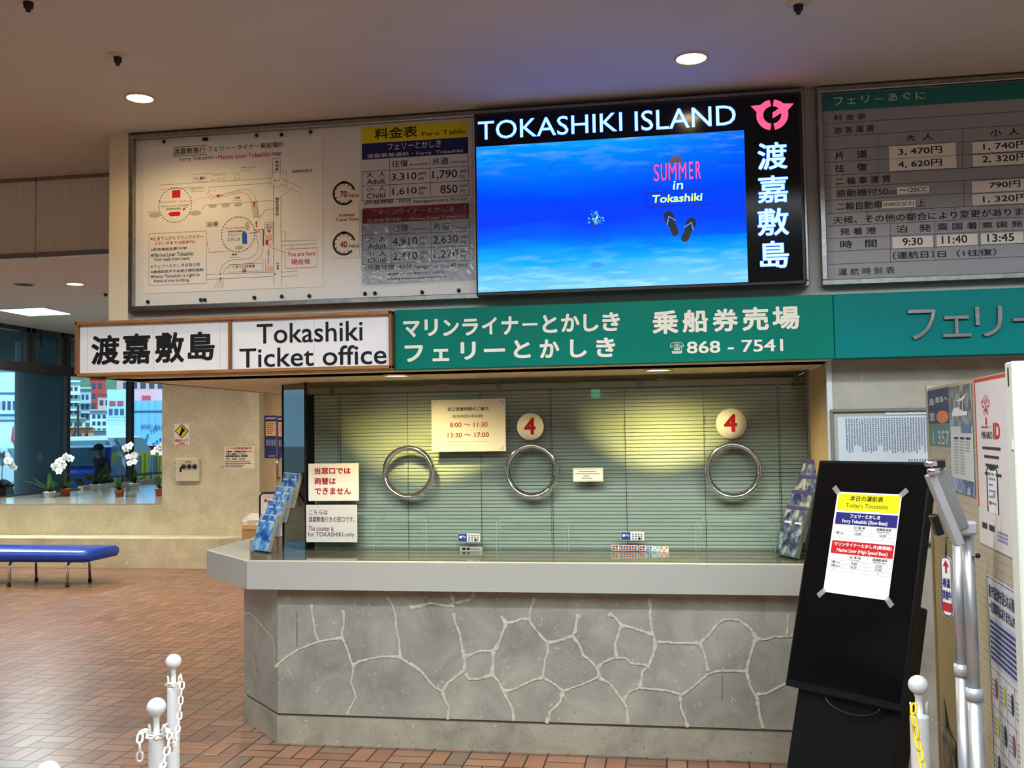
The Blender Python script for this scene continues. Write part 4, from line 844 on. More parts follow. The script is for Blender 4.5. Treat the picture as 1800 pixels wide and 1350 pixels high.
def rack(name, label, px_front, u, w_, facing, lm, covers, zc0, rows, st, glabel, H=.205):
    """rising tiers of leaflets leaning back; u runs along the tier, back is the direction away from the reader"""
    o = onZ(*px_front, zk1 + .004); u = V3(u).normalized(); back = V3((-u.y, u.x, 0)) if facing > 0 else V3((u.y, -u.x, 0))
    t = thing(name, o, label, 'leaflet rack')
    lean = (V3((0, 0, 1)) + back * .30).normalized(); nb = u.cross(lean)
    if nb.dot(back) < 0: nb = -nb
    rise = .078
    p = MB()
    for i in range(rows):
        b_ = o + back * (st * i + .012) + V3((0, 0, rise * i + .004))
        q = b_ - nb * .016; p.obox(q + lean * .05 + u * w_ / 2, u * w_ / 2, lean * .05, nb * .001, ACR)
        p.obox(b_ + u * w_ / 2, u * w_ / 2, lean * .002, nb * .016, ACR)
        p.obox(b_ + lean * H * .48 + nb * .017 + u * w_ / 2, u * w_ / 2, lean * H * .48, nb * .001, ACR)
    for s_ in (0, w_):
        pts = [o, o + back * (st * rows + .03), o + back * (st * rows + .06) + V3((0, 0, rise * (rows - 1) + .10)), o + back * (st * (rows - 1)) + V3((0, 0, rise * (rows - 1) + .08))]
        p.prism([q + u * s_ for q in pts], u * .002, ACR)
    p.build('holder', t)
    for i in range(rows):
        for j in range(2):
            b_ = o + back * (st * i + .012) + V3((0, 0, rise * i + .008)); c = b_ + u * (w_ * (.26 + .48 * j)) + lean * H / 2
            p = MB(); p.obox(c + nb * .002, u * w_ * .225, lean * H / 2, nb * .011, PAGES); f = MB(); f.obox(c - nb * .0098, u * w_ * .225, lean * H / 2, nb * .0006, lm)
            f.obox(c - nb * .0106 + lean * (H * (.16 if lm is LFN else .30)), u * w_ * .15, lean * .005, nb * .0003, WHITE)
            
            f.obox(c - nb * .0106 + lean * H * (.455 if lm is LFN else .485), u * w_ * .225, lean * H * (.04 if lm is LFN else .012), nb * .0003, flat('leaflet_violet', (70, 68, 122)) if lm is LFN else WHITE)
            e = thing('leaflet_stack', c - lean * H / 2, covers % (('front', 'second', 'third', 'rear')[i], ('left', 'right')[j]), 'leaflets', glabel); p.build('pages', e); f.build('cover', e)
rack('leaflet_rack', 'clear tiered rack of blue leaflets on the left end of the counter', (441, 967), (.78, -.62, 0), .20, 1, LFB, 'blue boat leaflets in the %s tier of the left counter rack, %s column', 0, 4, .05, 'blue leaflets on the left end of the counter')
rack('leaflet_rack', 'clear tiered rack of grey and navy leaflets at the right end of the counter', (1362, 976), (.42, -.91, 0), .20, 1, LFN, 'grey and navy leaflets in the %s tier of the right counter rack, %s column', 0, 4, .036, 'grey leaflets at the right end of the counter', .26)

# ---------------------------------------------------------------- far wall: signs and switch box
PW = front(YW - .002)
a = Art(PW, (240, 660, 4.5)); a.sheet(299, 558, 418, 380, WHITE, .002)
a.G([(358, 498), (412, 440), (358, 384), (303, 440)], BLACK, 1); a.G([(358, 490), (404, 440), (358, 392), (311, 440)], flat('warn_yellow', (236, 214, 30)), 2); a.G([(340, 462), (352, 468), (384, 438), (378, 418), (356, 422)], BLACK, 3); a.D(350, 464, 11, BLACK, 3, 12); a.G([(352, 408), (364, 404), (368, 424), (356, 426)], BLACK, 3)
a.T('防犯カメラ', 305, 527, 407, 502, RED, .05); a.T('作動中', 333, 544, 384, 530, RED, .04); a.Lm([(308, 551), (410, 550)], .01, RED, 1)
tag(a.build('camera_sign'), 'small white sign with a yellow and black diamond on the limestone wall', 'sign')
c = onY(331.5, 825.5, YW); t = thing('switch_box', c, 'square cream switch box with three dark knobs on the limestone wall', 'switch box')
a = Art(front(YW)); CRM = flat('cream_steel', (214, 208, 180), .4)
q0, q1 = onY(240 + 323 / 4.5, 660 + 837 / 4.5, YW), onY(240 + 505 / 4.5, 660 + 655 / 4.5, YW)
p = MB(); p.box(q0.x, q1.x, YW - .05, YW, q0.z, q1.z, CRM, .006); p.build('box', t)
a = Art(front(YW - .052), (240, 660, 4.5))
for x in (372, 416, 460): 
    cc = a.pl.P(*a.c((x, 720))); p = MB(); p.lathe([(0, -.02), (.028, -.02), (.032, 0)], cc, BLACKP, 14, V3((0, 1, 0))); p.build('knob', t)
a.R(341, 765, 356, 725, BLACK); a.build('latch', t); a = Art(front(YW - .052), (240, 660, 4.5))
for k in range(4): a.R(388 + k * 12, 690, 396 + k * 12, 678, GREYINK)
a.build('name_plate', t)
a = Art(PW, (240, 660, 4.5)); a.sheet(695, 736, 930, 559, flat('notice_cream', (232, 222, 204)), .002)
a.T('テロ対策実施中', 708, 586, 912, 566, RED, .04)
for s_, q in (('不審者・不審物を発見したら', (705, 611, 915, 593)), ('下記へ通報して下さい。', (705, 629, 872, 613)), ('那覇港管理組合 警備室', (703, 647, 880, 629))): a.T(s_, *q, BLACK, .05)
a.T('TEL  868 - 0336', 703, 668, 860, 652, BLACK, .03)
for y, x1_ in ((680, 895), (695, 918), (709, 862), (723, 853)): 
    for k in range(int((x1_ - 700) / 13)): a.R(700 + k * 13, y + 4, 700 + k * 13 + 10, y - 4, flat('small_print', (90, 80, 76)))
tag(a.build('notice_card'), 'cream notice with a red heading on the limestone wall, right of the switch box', 'notice')
# timber wall: posters and door handle
PT = front(12.148)
for q, lb, kk in (((1012, 655, 1108, 316), 'navy poster with an orange text panel on the timber wall', 0), ((1112, 648, 1208, 320), 'navy poster with pale panels on the timber wall, half hidden by the ticket glass', 1)):
    a = Art(PT, (240, 660, 4.5)); a.sheet(*q, flat('poster_navy', (52, 60, 112)), .002); x0_, y0_, x1_, y1_ = q
    a.R(x0_ + 10, y1_ + 162, x1_ - 6, y1_ + 48, flat('poster_cream', (226, 190, 150))); 
    for k in range(6): a.R(x0_ + 18, y1_ + 70 + k * 15, x1_ - 16 - (k % 3) * 8, y1_ + 62 + k * 15, flat('poster_orange', (206, 110, 70)), 2)
    for k in range(4): a.R(x0_ + 14 + k * 20, y1_ + 240, x0_ + 28 + k * 20, y1_ + 190, flat('poster_lilac', (140, 140, 178)), 2)
    a.R(x0_ + 10, y1_ + 30, x1_ - 10, y1_ + 16, flat('poster_pale', (200, 200, 220)), 2); a.R(x0_ + 34, y0_ - 12, x1_ - 12, y0_ - 24, flat('poster_lilac'), 2)
    tag(a.build('poster'), lb, 'poster')
c = onY(490, 822, 12.13); p = MB(); p.tube([c + V3((0, .02, .13)), c + V3((0, -.05, .12)), c + V3((0, -.05, -.12)), c + V3((0, .02, -.13))], .014, STEEL); tag(p.build('door_handle_bar'), 'upright steel pull handle on the timber wall beside the posters', 'handle')
# framed easel board, carton with bags behind the counter end
c = onY(470, 900, 10.6); t = thing('easel_board', (c.x, 10.6, 0), 'white board with black rounded frame standing behind the leaflet rack', 'board')
q0, q1 = onY(457, 960, 10.6), onY(500, 866, 10.6); p = MB(); p.box(q0.x, q1.x, 10.6, 10.62, q0.z, q1.z, WHITE); p.build('board', t)
p = MB(); p.tube([(q0.x, 10.6, q0.z), (q0.x, 10.6, q1.z - .04), (q0.x + .03, 10.6, q1.z), (q1.x - .03, 10.6, q1.z), (q1.x, 10.6, q1.z - .04), (q1.x, 10.6, q0.z), (q0.x, 10.6, q0.z)], .012, BLACKP); p.build('frame', t)
p = MB(); p.tube([(q0.x + .05, 10.62, q0.z), (q0.x, 10.8, 0)], .014, BLACKP); p.build('leg', t); p = MB(); p.tube([(q1.x - .05, 10.62, q0.z), (q1.x, 10.8, 0)], .014, BLACKP); p.build('leg', t)
a = Art(front(10.598), (240, 660, 4.5)); a.D(1022, 990, 14, flat('easel_red', (170, 80, 70))); a.Lm([(1040, 990), (1050, 990)], .02, GREYINK); a.box(1000, 1060, 1080, 965, .004, GREYINK); a.build('printed_sheet', t)
CARD = mat('cardboard', (176, 140, 96), .8, noise=.08, nscale=8)
q0, q1 = onY(425.5, 950, 10.9), onY(457, 923, 10.9); zt_ = q1.z
t = thing('carton', ((q0.x + q1.x) / 2, 11, 0), 'brown carton standing behind the left end of the counter', 'box'); p = MB(); p.box(q0.x, q1.x + .2, 10.9, 11.2, 0, zt_, CARD); p.build('box', t); p = MB(); p.box(q0.x - .004, q1.x + .204, 10.895, 11.205, zt_ - .05, zt_ + .003, mat('carton_tape', (196, 164, 116), .5)); p.build('lid', t)
p = MB(); rr = random.Random(2); BAG = mat('clear_bag', (226, 222, 222), .15, alpha=.55)
vs = []; n1, n2 = 16, 8
for i in range(n2 + 1):
    for k in range(n1):
        th, ph = PI / 2 * i / n2, 2 * PI * k / n1; e_ = 1 + rr.uniform(-.13, .13)
        vs.append(((q0.x + q1.x) / 2 + .06 + .22 * e_ * math.cos(ph) * math.cos(th) ** .5 if th < PI / 2 else (q0.x + q1.x) / 2 + .06, 11.05 + .14 * e_ * math.sin(ph) * math.cos(th), zt_ + .004 + .12 * e_ * math.sin(th)))
p.raw(vs, [(i * n1 + k, i * n1 + (k + 1) % n1, (i + 1) * n1 + (k + 1) % n1, (i + 1) * n1 + k) for i in range(n2) for k in range(n1)], BAG); tag(p.build('plastic_bag'), 'crumpled clear plastic bag lying on the brown carton', 'bag')

# ---------------------------------------------------------------- blue bench
VIN = mat('blue_vinyl', (24, 66, 178), .3, noise=.06, nscale=5)
t = thing('bench', (-7.6, 10.3, 0), 'long blue vinyl bench on chrome legs before the low wall', 'bench')
zs1 = onY(100, 966, 10.1)[2]; zs0 = zs1 - .13; xe = onY(178, 975, 10.25)[0]; p = MB()
pr_ = [(-.34, .03), (-.355, .06), (-.34, .105), (-.29, .125), (0, .13), (.29, .125), (.34, .105), (.355, .06), (.34, .03), (.30, 0), (-.30, 0)]
vs = []; XS = [(-9.2, 1), (xe - .10, 1), (xe - .03, .97), (xe, .86)]
for x, s_ in XS: vs += [(x, 10.31 + y * s_, zs0 + .065 + (z - .065) * s_) for y, z in pr_]
k = len(pr_); p.raw(vs, [(i * k + j, i * k + (j + 1) % k, (i + 1) * k + (j + 1) % k, (i + 1) * k + j) for i in range(3) for j in range(k)] + [tuple(range(k)), tuple(range(3 * k, 4 * k))], VIN, True); p.build('seat', t)
for x, y in ((-7.44, 10.11), (-6.72, 10.11), (-7.38, 10.49), (-6.70, 10.49), (-8.2, 10.11), (-8.15, 10.49)):
    s_ = -1 if y < 10.3 else 1; p = MB(); p.tube([(x, 10.31, zs0 - .012), (x, y - s_ * .05, zs0 - .012), (x, y - s_ * .015, zs0 - .025), (x, y, zs0 - .06), (x, y + s_ * .01, .02)], .016, CHROME); lg = p.build('leg', t)
    p = MB(); p.lathe([(.0, .0), (.022, 0), (.02, .03), (0, .03)], (x, y + s_ * .01, 0), BLACKP, 12); p.build('rubber_foot', lg)

# ---------------------------------------------------------------- orchids on the sill
TERRA = mat('terracotta', (176, 92, 62), .7); TRAYW = mat('white_pot', (226, 230, 232), .4); LEAF = mat('orchid_leaf', (40, 84, 34), .35, noise=.2, nscale=8); LEAFD = mat('dark_leaf', (28, 56, 36), .4); STEM = mat('orchid_stem', (70, 84, 40), .5)
PETAL = mat('white_petal', (244, 240, 240), .5); LIP = mat('petal_lip', (210, 190, 120), .5); SOIL = mat('bark_soil', (60, 46, 34), .9)
def blade(mb, o, d, L, w_, droop, m):
    d = V3(d); d.z = 0; d.normalize(); s_ = V3((-d.y, d.x, 0)); vs = []; fs = []
    for i in range(7):
        t = i / 6; q = V3(o) + d * L * t * (1 - .2 * t) + V3((0, 0, L * (.9 * t * (1 - droop) - droop * .9 * t * t + .35 * t))); ww = w_ * math.sin(PI * min(.97, .12 + .85 * t)) * .9 + .002
        vs += [q - s_ * ww + V3((0, 0, ww * .3)), q, q + s_ * ww + V3((0, 0, ww * .3))]
        if i: fs += [(3 * i - 3, 3 * i - 2, 3 * i + 1, 3 * i), (3 * i - 2, 3 * i - 1, 3 * i + 2, 3 * i + 1)]
    mb.raw(vs, fs, m, True)
def blossom(o, r, face):
    mb = MB(); face = V3(face).normalized(); x = V3((0, 0, 1)).cross(face).normalized(); y = face.cross(x)
    for k in range(5):
        a = 2 * PI * k / 5 + PI / 2; c, s_ = math.cos(a), math.sin(a); d = x * c + y * s_; n_ = -x * s_ + y * c; w_ = .55 if k in (1, 4) else .36
        pts = [o, o + d * r * .45 + n_ * r * w_ + face * r * .12, o + d * r * .85 + n_ * r * w_ * .7 + face * r * .05, o + d * r, o + d * r * .85 - n_ * r * w_ * .7 + face * r * .05, o + d * r * .45 - n_ * r * w_ + face * r * .12]
        mb.face([p + face * .002 * k for p in pts], PETAL)
    mb.ball(o + face * r * .15, r * .2, LIP, 8); return mb
def plant(name, px_base, kind, label, hpx, tips=(), leaves=6, seed=0, wpx=14):
    rr = random.Random(seed); o = onZ(*px_base, zsl + .013); D = (o - CAM).dot(RM[2]); s_ = D / FPX
    t = thing(name, o, label, 'potted plant', 'potted plants along the window sill')
    p = MB(); r = wpx / 2 * s_; h = hpx * s_; pm = TERRA if kind == 'terra' else TRAYW
    p.lathe([(0, 0), (r * .78, 0), (r * .96, h * .8), (r * 1.06, h * .8), (r * 1.06, h), (r * .95, h), (r * .92, h * .85), (0, h * .85)], o, pm, 20); pt = p.build('pot', t)
    p = MB(); p.lathe([(0, .002), (r * .92, 0)], o + V3((0, 0, h * .86)), SOIL, 16); p.build('soil', pt)
    b_ = o + V3((0, 0, h * .85))
    for k in range(leaves):
        a = 2 * PI * k / leaves + rr.uniform(-.4, .4); p = MB(); long = kind == 'spiky'
        blade(p, b_, (math.cos(a), math.sin(a), 0), rr.uniform(.5, .75) if long else rr.uniform(.3, .5) if kind == 'white' else rr.uniform(.18, .3), .02 if long else .035, rr.uniform(.05, .4) if long else rr.uniform(.25, .7), LEAFD if long else LEAF); p.build('leaf', t)
    for tip, flowers in tips:
        q = onY(tip[0], tip[1], o.y); m_ = b_.lerp(q, .6) + V3(((b_.x - q.x) * .55, 0, (q.z - b_.z) * .5)); C_ = []
        for i in range(13): u_ = i / 12; C_.append(b_ * (1 - u_) ** 2 + m_ * 2 * u_ * (1 - u_) + q * u_ * u_)
        p = MB(); p.tube(C_, .006, STEM, 6); st = p.build('stem', t)
        for k, (fx, fy, fr) in enumerate(flowers):
            f_ = onY(fx, fy, o.y - .04 - .02 * (k % 2)); blossom(f_, fr * s_, (rr.uniform(-.2, .5), -1, rr.uniform(-.2, .3))).build('blossom', st)
plant('potted_orchid', (3, 873), 'terra', 'white orchid in a terracotta pot at the left edge of the sill', 15, (((6, 800), ((8, 802, 9), (14, 810, 8), (22, 818, 8), (10, 815, 7), (26, 822, 6))),), 5, 1, 16)
plant('potted_plant', (87, 874), 'white', 'dark strappy plant in a white pot before the dark column', 10, (), 9, 2, 20)
bpy.context.view_layer.update()
plant('potted_orchid', (115, 872), 'terra', 'white orchid in a terracotta pot beside the dark column', 14, (((118, 803), ((104, 812, 8), (98, 820, 9), (110, 818, 8), (117, 803, 8), (124, 806, 7), (104, 828, 7), (111, 808, 7))),), 6, 3, 18)
plant('potted_palm', (169, 861), 'white', 'spiky green plant in a white pot in front of the person outside', 10, (), 16, 4, 20)
plant('potted_orchid', (210, 873), 'terra', 'broad-leaved white orchid in a terracotta pot near the sill middle', 12, (((226, 788), ((222, 788, 8), (229, 784, 8), (236, 800, 7), (226, 803, 6), (237, 812, 6), (228, 814, 6))),), 8, 5, 17)
plant('potted_orchid', (236, 858), 'white', 'small orchid in a white pot farther back on the sill', 9, (((240, 800), ((238, 800, 6), (234, 806, 5))),), 6, 6, 18)
plant('potted_orchid', (280, 872), 'terra', 'pale pink orchid in a terracotta pot against the limestone wall', 14, (((284, 784), ((276, 790, 7), (282, 786, 7), (270, 795, 6), (284, 796, 6))),), 5, 7, 15)
# ---------------------------------------------------------------- black display stand with the day's timetable
KO = atD(1473, 864.5, 4.1); th, az = math.radians(17), math.radians(43)
ku = V3((math.cos(az), -math.sin(az), 0)); kb = V3((math.sin(az), math.cos(az), 0)); kv = V3((0, 0, 1)) * math.cos(th) + kb * math.sin(th)
KP = Pl(KO, ku, kv); kn = KP.n
k_ = 4.1 / 4.19; U0, U1, W0, W1 = -.120 * k_, .408 * k_, -.832 * k_, .138 * k_
SCR = mat('black_glass_screen', (9, 10, 12), .09, spec=.35); GLB = mat('gloss_black_case', (10, 10, 11), .35, spec=.25)
base = KP.P((U0 + U1) / 2, W0, -.1); base.z = 0
t = thing('display_stand', base, 'black freestanding display leaning back, with a timetable sheet taped to its screen', 'display stand')
p = MB(); p.obox(KP.P((U0 + U1) / 2, (W0 + W1) / 2, -.024), ku * (U1 - U0) / 2, kv * (W1 - W0) / 2, kn * .022, GLB, .004); ds = p.build('housing', t)
p = Art(KP); p.Ruv(U0 + .012, W0 + .03, U1 - .012, W1 - .012, SCR, 0); p.build('screen', ds)
L_ = (KP.P(0, W0 + .22, 0).z) / math.cos(th)                   # reach down along the slope to the floor
c0 = KP.P((U0 + U1) / 2, W0 + .40, -.10); zl = c0.z / math.cos(th)
p = MB(); hw = (U1 - U0) / 2 - .03; hh = zl / 2
p.obox(c0 - kv * (hh - .012), ku * hw, kv * (hh - .012), kn * .052, GLB, .006); p.build('pedestal', t)
fo = c0 - kv * zl; fo.z = .012; nh = V3((kn.x, kn.y, 0)).normalized()
p = MB(); p.obox(fo + nh * .0, ku * .27, nh * .16, V3((0, 0, .0115)), GLB, .004); p.build('foot_plate', t)
p = MB(); C_ = [KP.P(U0 + .30 + .12 * math.cos(PI + PI * i / 10) * 1.0, W0 - .0 - .05 * math.sin(PI * i / 10), -.02) for i in range(11)]; p.tube(C_, .004, BLACKP, 6); p.build('cable', t)
a = Art(Pl(KP.P(0, 0, .0022), ku, kv), (1440, 850, 6.43)); a.LAY = .0005
tl = a.c((213, 90)); sw = .297 * 4.1 / 4.19; sh = .427 * 4.1 / 4.19
a.sheetuv(0, -sh, sw, 0, WHITE, .0004)
u_ = lambda f: sw * f
def bandk(v0, v1, m, i0=.03, i1=.985): a.Ruv(u_(i0), -sh * v1, u_(i1), -sh * v0, m, 1)
def tk(s_, x0, x1, y0, y1, m, bold=.01): a.Tuv(s_, u_(x0), -sh * y1, u_(x1), -sh * y0, m, bold, 2)
bandk(.016, .185, flat('timetable_yellow', (248, 228, 10))); bandk(.205, .325, NAVY); bandk(.488, .615, RED)
tk('本日の運航表', .22, .735, .032, .088, BLACK, .02); tk("Today's Timetable", .165, .82, .108, .165, BLACK, .0)
tk('フェリーとかしき', .26, .725, .218, .255, WHITE, .03); tk('Ferry Tokashiki (Slow Boat)', .145, .845, .272, .318, WHITE, .02)
tk('マリンライナーとかしき(高速船)', .07, .955, .502, .545, WHITE, .03); tk('Marine Liner (High Speed Boat)', .125, .905, .560, .606, WHITE, .02)
TG = flat('table_rule', (150, 150, 152)); TI = flat('table_ink', (50, 50, 52))
for y0, rows in ((.335, (.335, .39, .425, .46)), (.625, (.625, .68, .715, .75, .785))):
    for y in rows: a.Luv([(u_(.03), -sh * y), (u_(.985), -sh * y)], .0008, TG)
    for x in (.03, .235, .615, .985): a.Luv([(u_(x), -sh * rows[0]), (u_(x), -sh * rows[-1])], .0008, TG)
for s_, x0, x1, y0, y1 in (('泊 港 発', .34, .52, .338, .362), ('Tomari Dep.', .34, .50, .368, .384), ('渡嘉敷港発', .69, .915, .338, .362), ('Tokashiki Dep.', .70, .90, .368, .384), ('1便/1st', .06, .19, .396, .42), ('10:00', .37, .47, .396, .42), ('16:00', .75, .85, .396, .42), ('-', .11, .14, .442, .445), ('-', .41, .44, .442, .445), ('-', .79, .82, .442, .445),
        ('泊 港 発', .34, .52, .628, .652), ('Tomari Dep.', .34, .50, .658, .674), ('渡嘉敷港発', .69, .915, .628, .652), ('Tokashiki Dep.', .70, .90, .658, .674), ('1便/1st', .06, .2, .686, .71), ('2便/2nd', .06, .21, .721, .745), ('9:00', .38, .47, .686, .71), ('16:30', .37, .47, .721, .745), ('10:00', .75, .85, .686, .71), ('17:30', .75, .85, .721, .745), ('-', .11, .14, .766, .769), ('-', .41, .44, .766, .769), ('-', .79, .82, .766, .769)): tk(s_, x0, x1, y0, y1, TI, .01)
ts = a.build('timetable_sheet'); tag(ts, 'white timetable sheet with yellow, navy and red bands taped to the black display', 'poster')
TAPE = mat('clear_tape', (190, 188, 184), .2, alpha=.35)
for cu_, cv_, dx, dy in ((0, 0, -1, 1), (sw, 0, 1, 1), (0, -sh, -1, -1), (sw, -sh, 1, -1)):
    q = Art(KP); c = KP.P(cu_ + dx * .006, cv_ + dy * .006, .0034); d1 = (ku * dx + kv * dy).normalized(); d2 = (ku * -dy + kv * dx).normalized(); q.obox(c, d1 * .02, d2 * .011, kn * .0002, TAPE); q.build('tape', ts)

# ---------------------------------------------------------------- pegboard screen with posters
ang = math.radians(4); GO = onZ(1632, 683, 1.81); GP = Pl(GO, (-math.sin(ang), -math.cos(ang), 0), (0, 0, 1)); gn = GP.n
GL = GP.uv(1774, 645)[0]
PEG = mat('pegboard', (186, 174, 150), .6)
nt = PEG.node_tree; pr = nt.nodes['Principled BSDF']; g_ = NG(nt).m; tx = nd(nt, 'ShaderNodeTexCoord'); sp = nd(nt, 'ShaderNodeSeparateXYZ'); nt.links.new(tx.outputs['Object'], sp.inputs[0])
f1 = g_('SUBTRACT', g_('FRACT', g_('DIVIDE', sp.outputs[1], .03)), .5); f2 = g_('SUBTRACT', g_('FRACT', g_('DIVIDE', sp.outputs[2], .03)), .5)
dd = g_('SQRT', g_('ADD', g_('MULTIPLY', f1, f1), g_('MULTIPLY', f2, f2))); hl = g_('LESS_THAN', dd, .11)
mx = nd(nt, 'ShaderNodeMix', data_type='RGBA'); nt.links.new(hl, mx.inputs['Factor']); mx.inputs['A'].default_value = (lin(186), lin(174), lin(150), 1); mx.inputs['B'].default_value = (lin(92), lin(82), lin(66), 1); nt.links.new(mx.outputs['Result'], pr.inputs['Base Color'])
t = thing('pegboard_screen', V3((GP.P(GL / 2, 0).x, GP.P(GL / 2, 0).y, 0)), 'tall beige pegboard screen covered with posters at the right edge', 'partition')
p = MB(); p.obox(GP.P(GL / 2, -.905 + .03, -.012), GP.u * GL / 2, GP.v * .875, gn * .012, PEG); p.build('board', t)
PWHT = mat('post_white', (226, 230, 214), .35)
p = MB(); p.obox(GP.P(GL + .045, -.905 + .012, -.01), GP.u * .04, GP.v * .917, gn * .024, PWHT, .004); po = p.build('post', t)
p = MB(); p.obox(GP.P(GL + .045, -.02, .0145), GP.u * .005, GP.v * .028, gn * .0012, BLACKP); p.obox(GP.P(GL + .06, -.22, .0145), GP.u * .012, GP.v * .014, gn * .004, PWHT); p.build('slot', po)
p = MB(); p.obox(GP.P(-.012, -.905 + .006, -.01), GP.u * .012, GP.v * .911, gn * .018, mat('edge_strip', (178, 164, 132), .5)); p.build('edge_strip', t)
p = MB(); p.obox(GP.P(GL / 2, -1.797, -.012), GP.u * (GL / 2 + .05), GP.v * .012, gn * .2, DARKMETAL); p.build('foot', t)
G1 = Pl(GP.P(0, 0, .004), GP.u, GP.v)
def gart(zoom): a = Art(G1, zoom); a.LAY = .0005; return a
Z7 = (1600, 600, 9)
POCK = mat('clear_pocket', (214, 210, 200), .2, alpha=.1)
a = gart(Z7); q = a.sheet(278, 1305, 610, 720, flat('night_blue', (34, 40, 92)), .001)
h1 = q[3] - q[1]; w1 = q[2] - q[0]
for s_, x0, x1, y0, y1 in (('島', .12, .36, .55, .76), ('旅', .12, .36, .08, .34), ('離島へ', .42, .95, .60, .78)): a.Tuv(s_, q[0] + w1 * x0, q[1] + h1 * y0, q[0] + w1 * x1, q[1] + h1 * y1, flat('poster_white', (214, 214, 220)), .02)
a.face([G1.P(q[0] + w1 * .70 + w1 * .26 * math.cos(2 * PI * i / 24), q[1] + h1 * .19 + h1 * .18 * math.sin(2 * PI * i / 24), .0012) for i in range(24)], flat('poster_sun', (232, 130, 56)))
a.Ruv(q[0], q[1] - .09, q[2], q[1], flat('poster_teal', (92, 130, 126)), 0); a.Ruv(q[0] - .005, q[1] - .42, q[2] + .005, q[3] + .01, POCK, 3)
a.Tuv('1 357', q[0] + w1 * .25, q[1] - .085, q[0] + w1 * .95, q[1] - .03, flat('poster_white'), .0)
tag(a.build('poster'), 'dark blue poster with an orange disc, farthest along the pegboard', 'poster')
a = gart(Z7); q = a.sheet(665, 1345 + 1010, 955, 660, flat('pale_calendar', (206, 208, 206)), .001); h1 = q[3] - q[1]; w1 = q[2] - q[0]
a.Ruv(q[0], q[3] - h1 * .38, q[2], q[3], leaflet_material('sea_photo', (66, 70, 72), (96, 100, 100), (150, 156, 158)), 1)
for pts in ([(.12, .735), (.22, .79), (.42, .80), (.62, .76), (.84, .755), (.80, .72), (.2, .715)], [(.46, .76), (.48, .86), (.51, .86), (.49, .76)], [(.62, .76), (.64, .87), (.67, .87), (.65, .76)], [(.34, .86), (.60, .88), (.80, .92), (.74, .88), (.60, .855)]): a.face([G1.P(q[0] + w1 * x, q[1] + h1 * y, .0012) for x, y in pts], WHITE)
a.Tuv('いるか', q[0] + w1 * .08, q[3] - h1 * .085, q[0] + w1 * .7, q[3] - h1 * .02, flat('calendar_grey', (170, 170, 172)), .01)
a.Ruv(q[0] + w1 * .52, q[1] + h1 * .56, q[2] - w1 * .04, q[1] + h1 * .635, flat('poster_slate', (104, 124, 160)), 2)
for k in range(3): a.Ruv(q[0] + w1 * (.2 + .26 * k), q[1] + h1 * .50, q[0] + w1 * (.38 + .27 * k), q[1] + h1 * .52, flat('poster_dark', (56, 58, 64)), 2)
for r in range(12):
    for k in range(3):
        if k < 2 or r < 4: a.Ruv(q[0] + w1 * (.17 + .26 * k), q[1] + h1 * (.475 - .027 * r), q[0] + w1 * (.36 + .26 * k), q[1] + h1 * (.487 - .027 * r), flat('calendar_grey'), 2)
a.Ruv(q[0], q[1], q[2], q[1] + h1 * .13, leaflet_material('sea_photo_blue', (70, 90, 126), (96, 116, 150), (176, 186, 198)), 2)
tag(a.build('poster'), 'grey boat photo poster with a column timetable, second along the pegboard', 'poster')
a = gart((1640, 680, 7.5)); REDB = flat('poster_border_red', (206, 70, 48)); q0 = G1.uv(1712, 669); q1 = G1.uv(1771, 655); qb = G1.uv(1786, 984)
x0, x1, y0, y1 = q0[0], q1[0], qb[1], q1[1]; w1, h1 = x1 - x0, y1 - y0
a.sheetuv(x0, y0, x1, y1, flat('poster_pinkwhite', (226, 214, 210)), .001)
a.Ruv(x0, y0 + h1 * .22, x0 + w1 * .03, y1, REDB, 1); a.Ruv(x1 - w1 * .05, y0 + h1 * .22, x1, y1, REDB, 1); a.Ruv(x0, y1 - h1 * .02, x1, y1, REDB, 1)
f = lambda x, y: (x0 + w1 * x, y1 - h1 * y)
def F(pts, m, lay=2): a.face([G1.P(*f(*p_), lay * a.LAY) for p_ in pts], m)
CR = flat('crest_red', (206, 40, 40))
F([(.335, .165), (.365, .165), (.375, .20), (.35, .215), (.325, .20)], CR); F([(.33, .235), (.37, .235), (.375, .275), (.35, .285), (.325, .275)], CR); F([(.34, .29), (.36, .29), (.36, .30), (.34, .30)], BLACK)
for sx in (-1, 1):
    for L in ([(.35 + sx * .03, .16), (.35 + sx * .05, .11)], [(.35 + sx * .05, .175), (.35 + sx * .10, .17), (.35 + sx * .12, .145), (.35 + sx * .09, .13), (.35 + sx * .075, .15)], [(.35 + sx * .035, .185), (.35 + sx * .06, .20), (.35 + sx * .05, .225)]): a.Luv([f(*p_) for p_ in L], .006, CR, 2)
a.Luv([f(.35, .16), f(.345, .10)], .006, CR, 2)
a.Tuv('MIRAIRO', *f(.19, .362), *f(.52, .318), flat('poster_ink', (60, 52, 54)), .01); a.Tuv('ID', *f(.55, .362), *f(.74, .268), CR, .03); a.Tuv('障害者手帳アプリ', *f(.19, .30), *f(.5, .287), flat('poster_ink'), .01)
for k, (xa, xb) in enumerate(((.2, .78), (.25, .72), (.28, .70), (.25, .76))):
    for j in range(int((xb - xa) / .055)): a.Ruv(*f(xa + j * .055, .425 + k * .05), *f(xa + j * .055 + .045, .408 + k * .05), flat('poster_ink'), 2)
a.Luv([f(.31, .79), f(.31, .55), f(.36, .525), f(.57, .525), f(.62, .55), f(.62, .79)], .010, flat('poster_ink'), 3); a.Ruv(*f(.40, .545), *f(.54, .53), flat('poster_ink'), 3); a.Ruv(*f(.33, .79), *f(.60, .54), WHITE, 2)
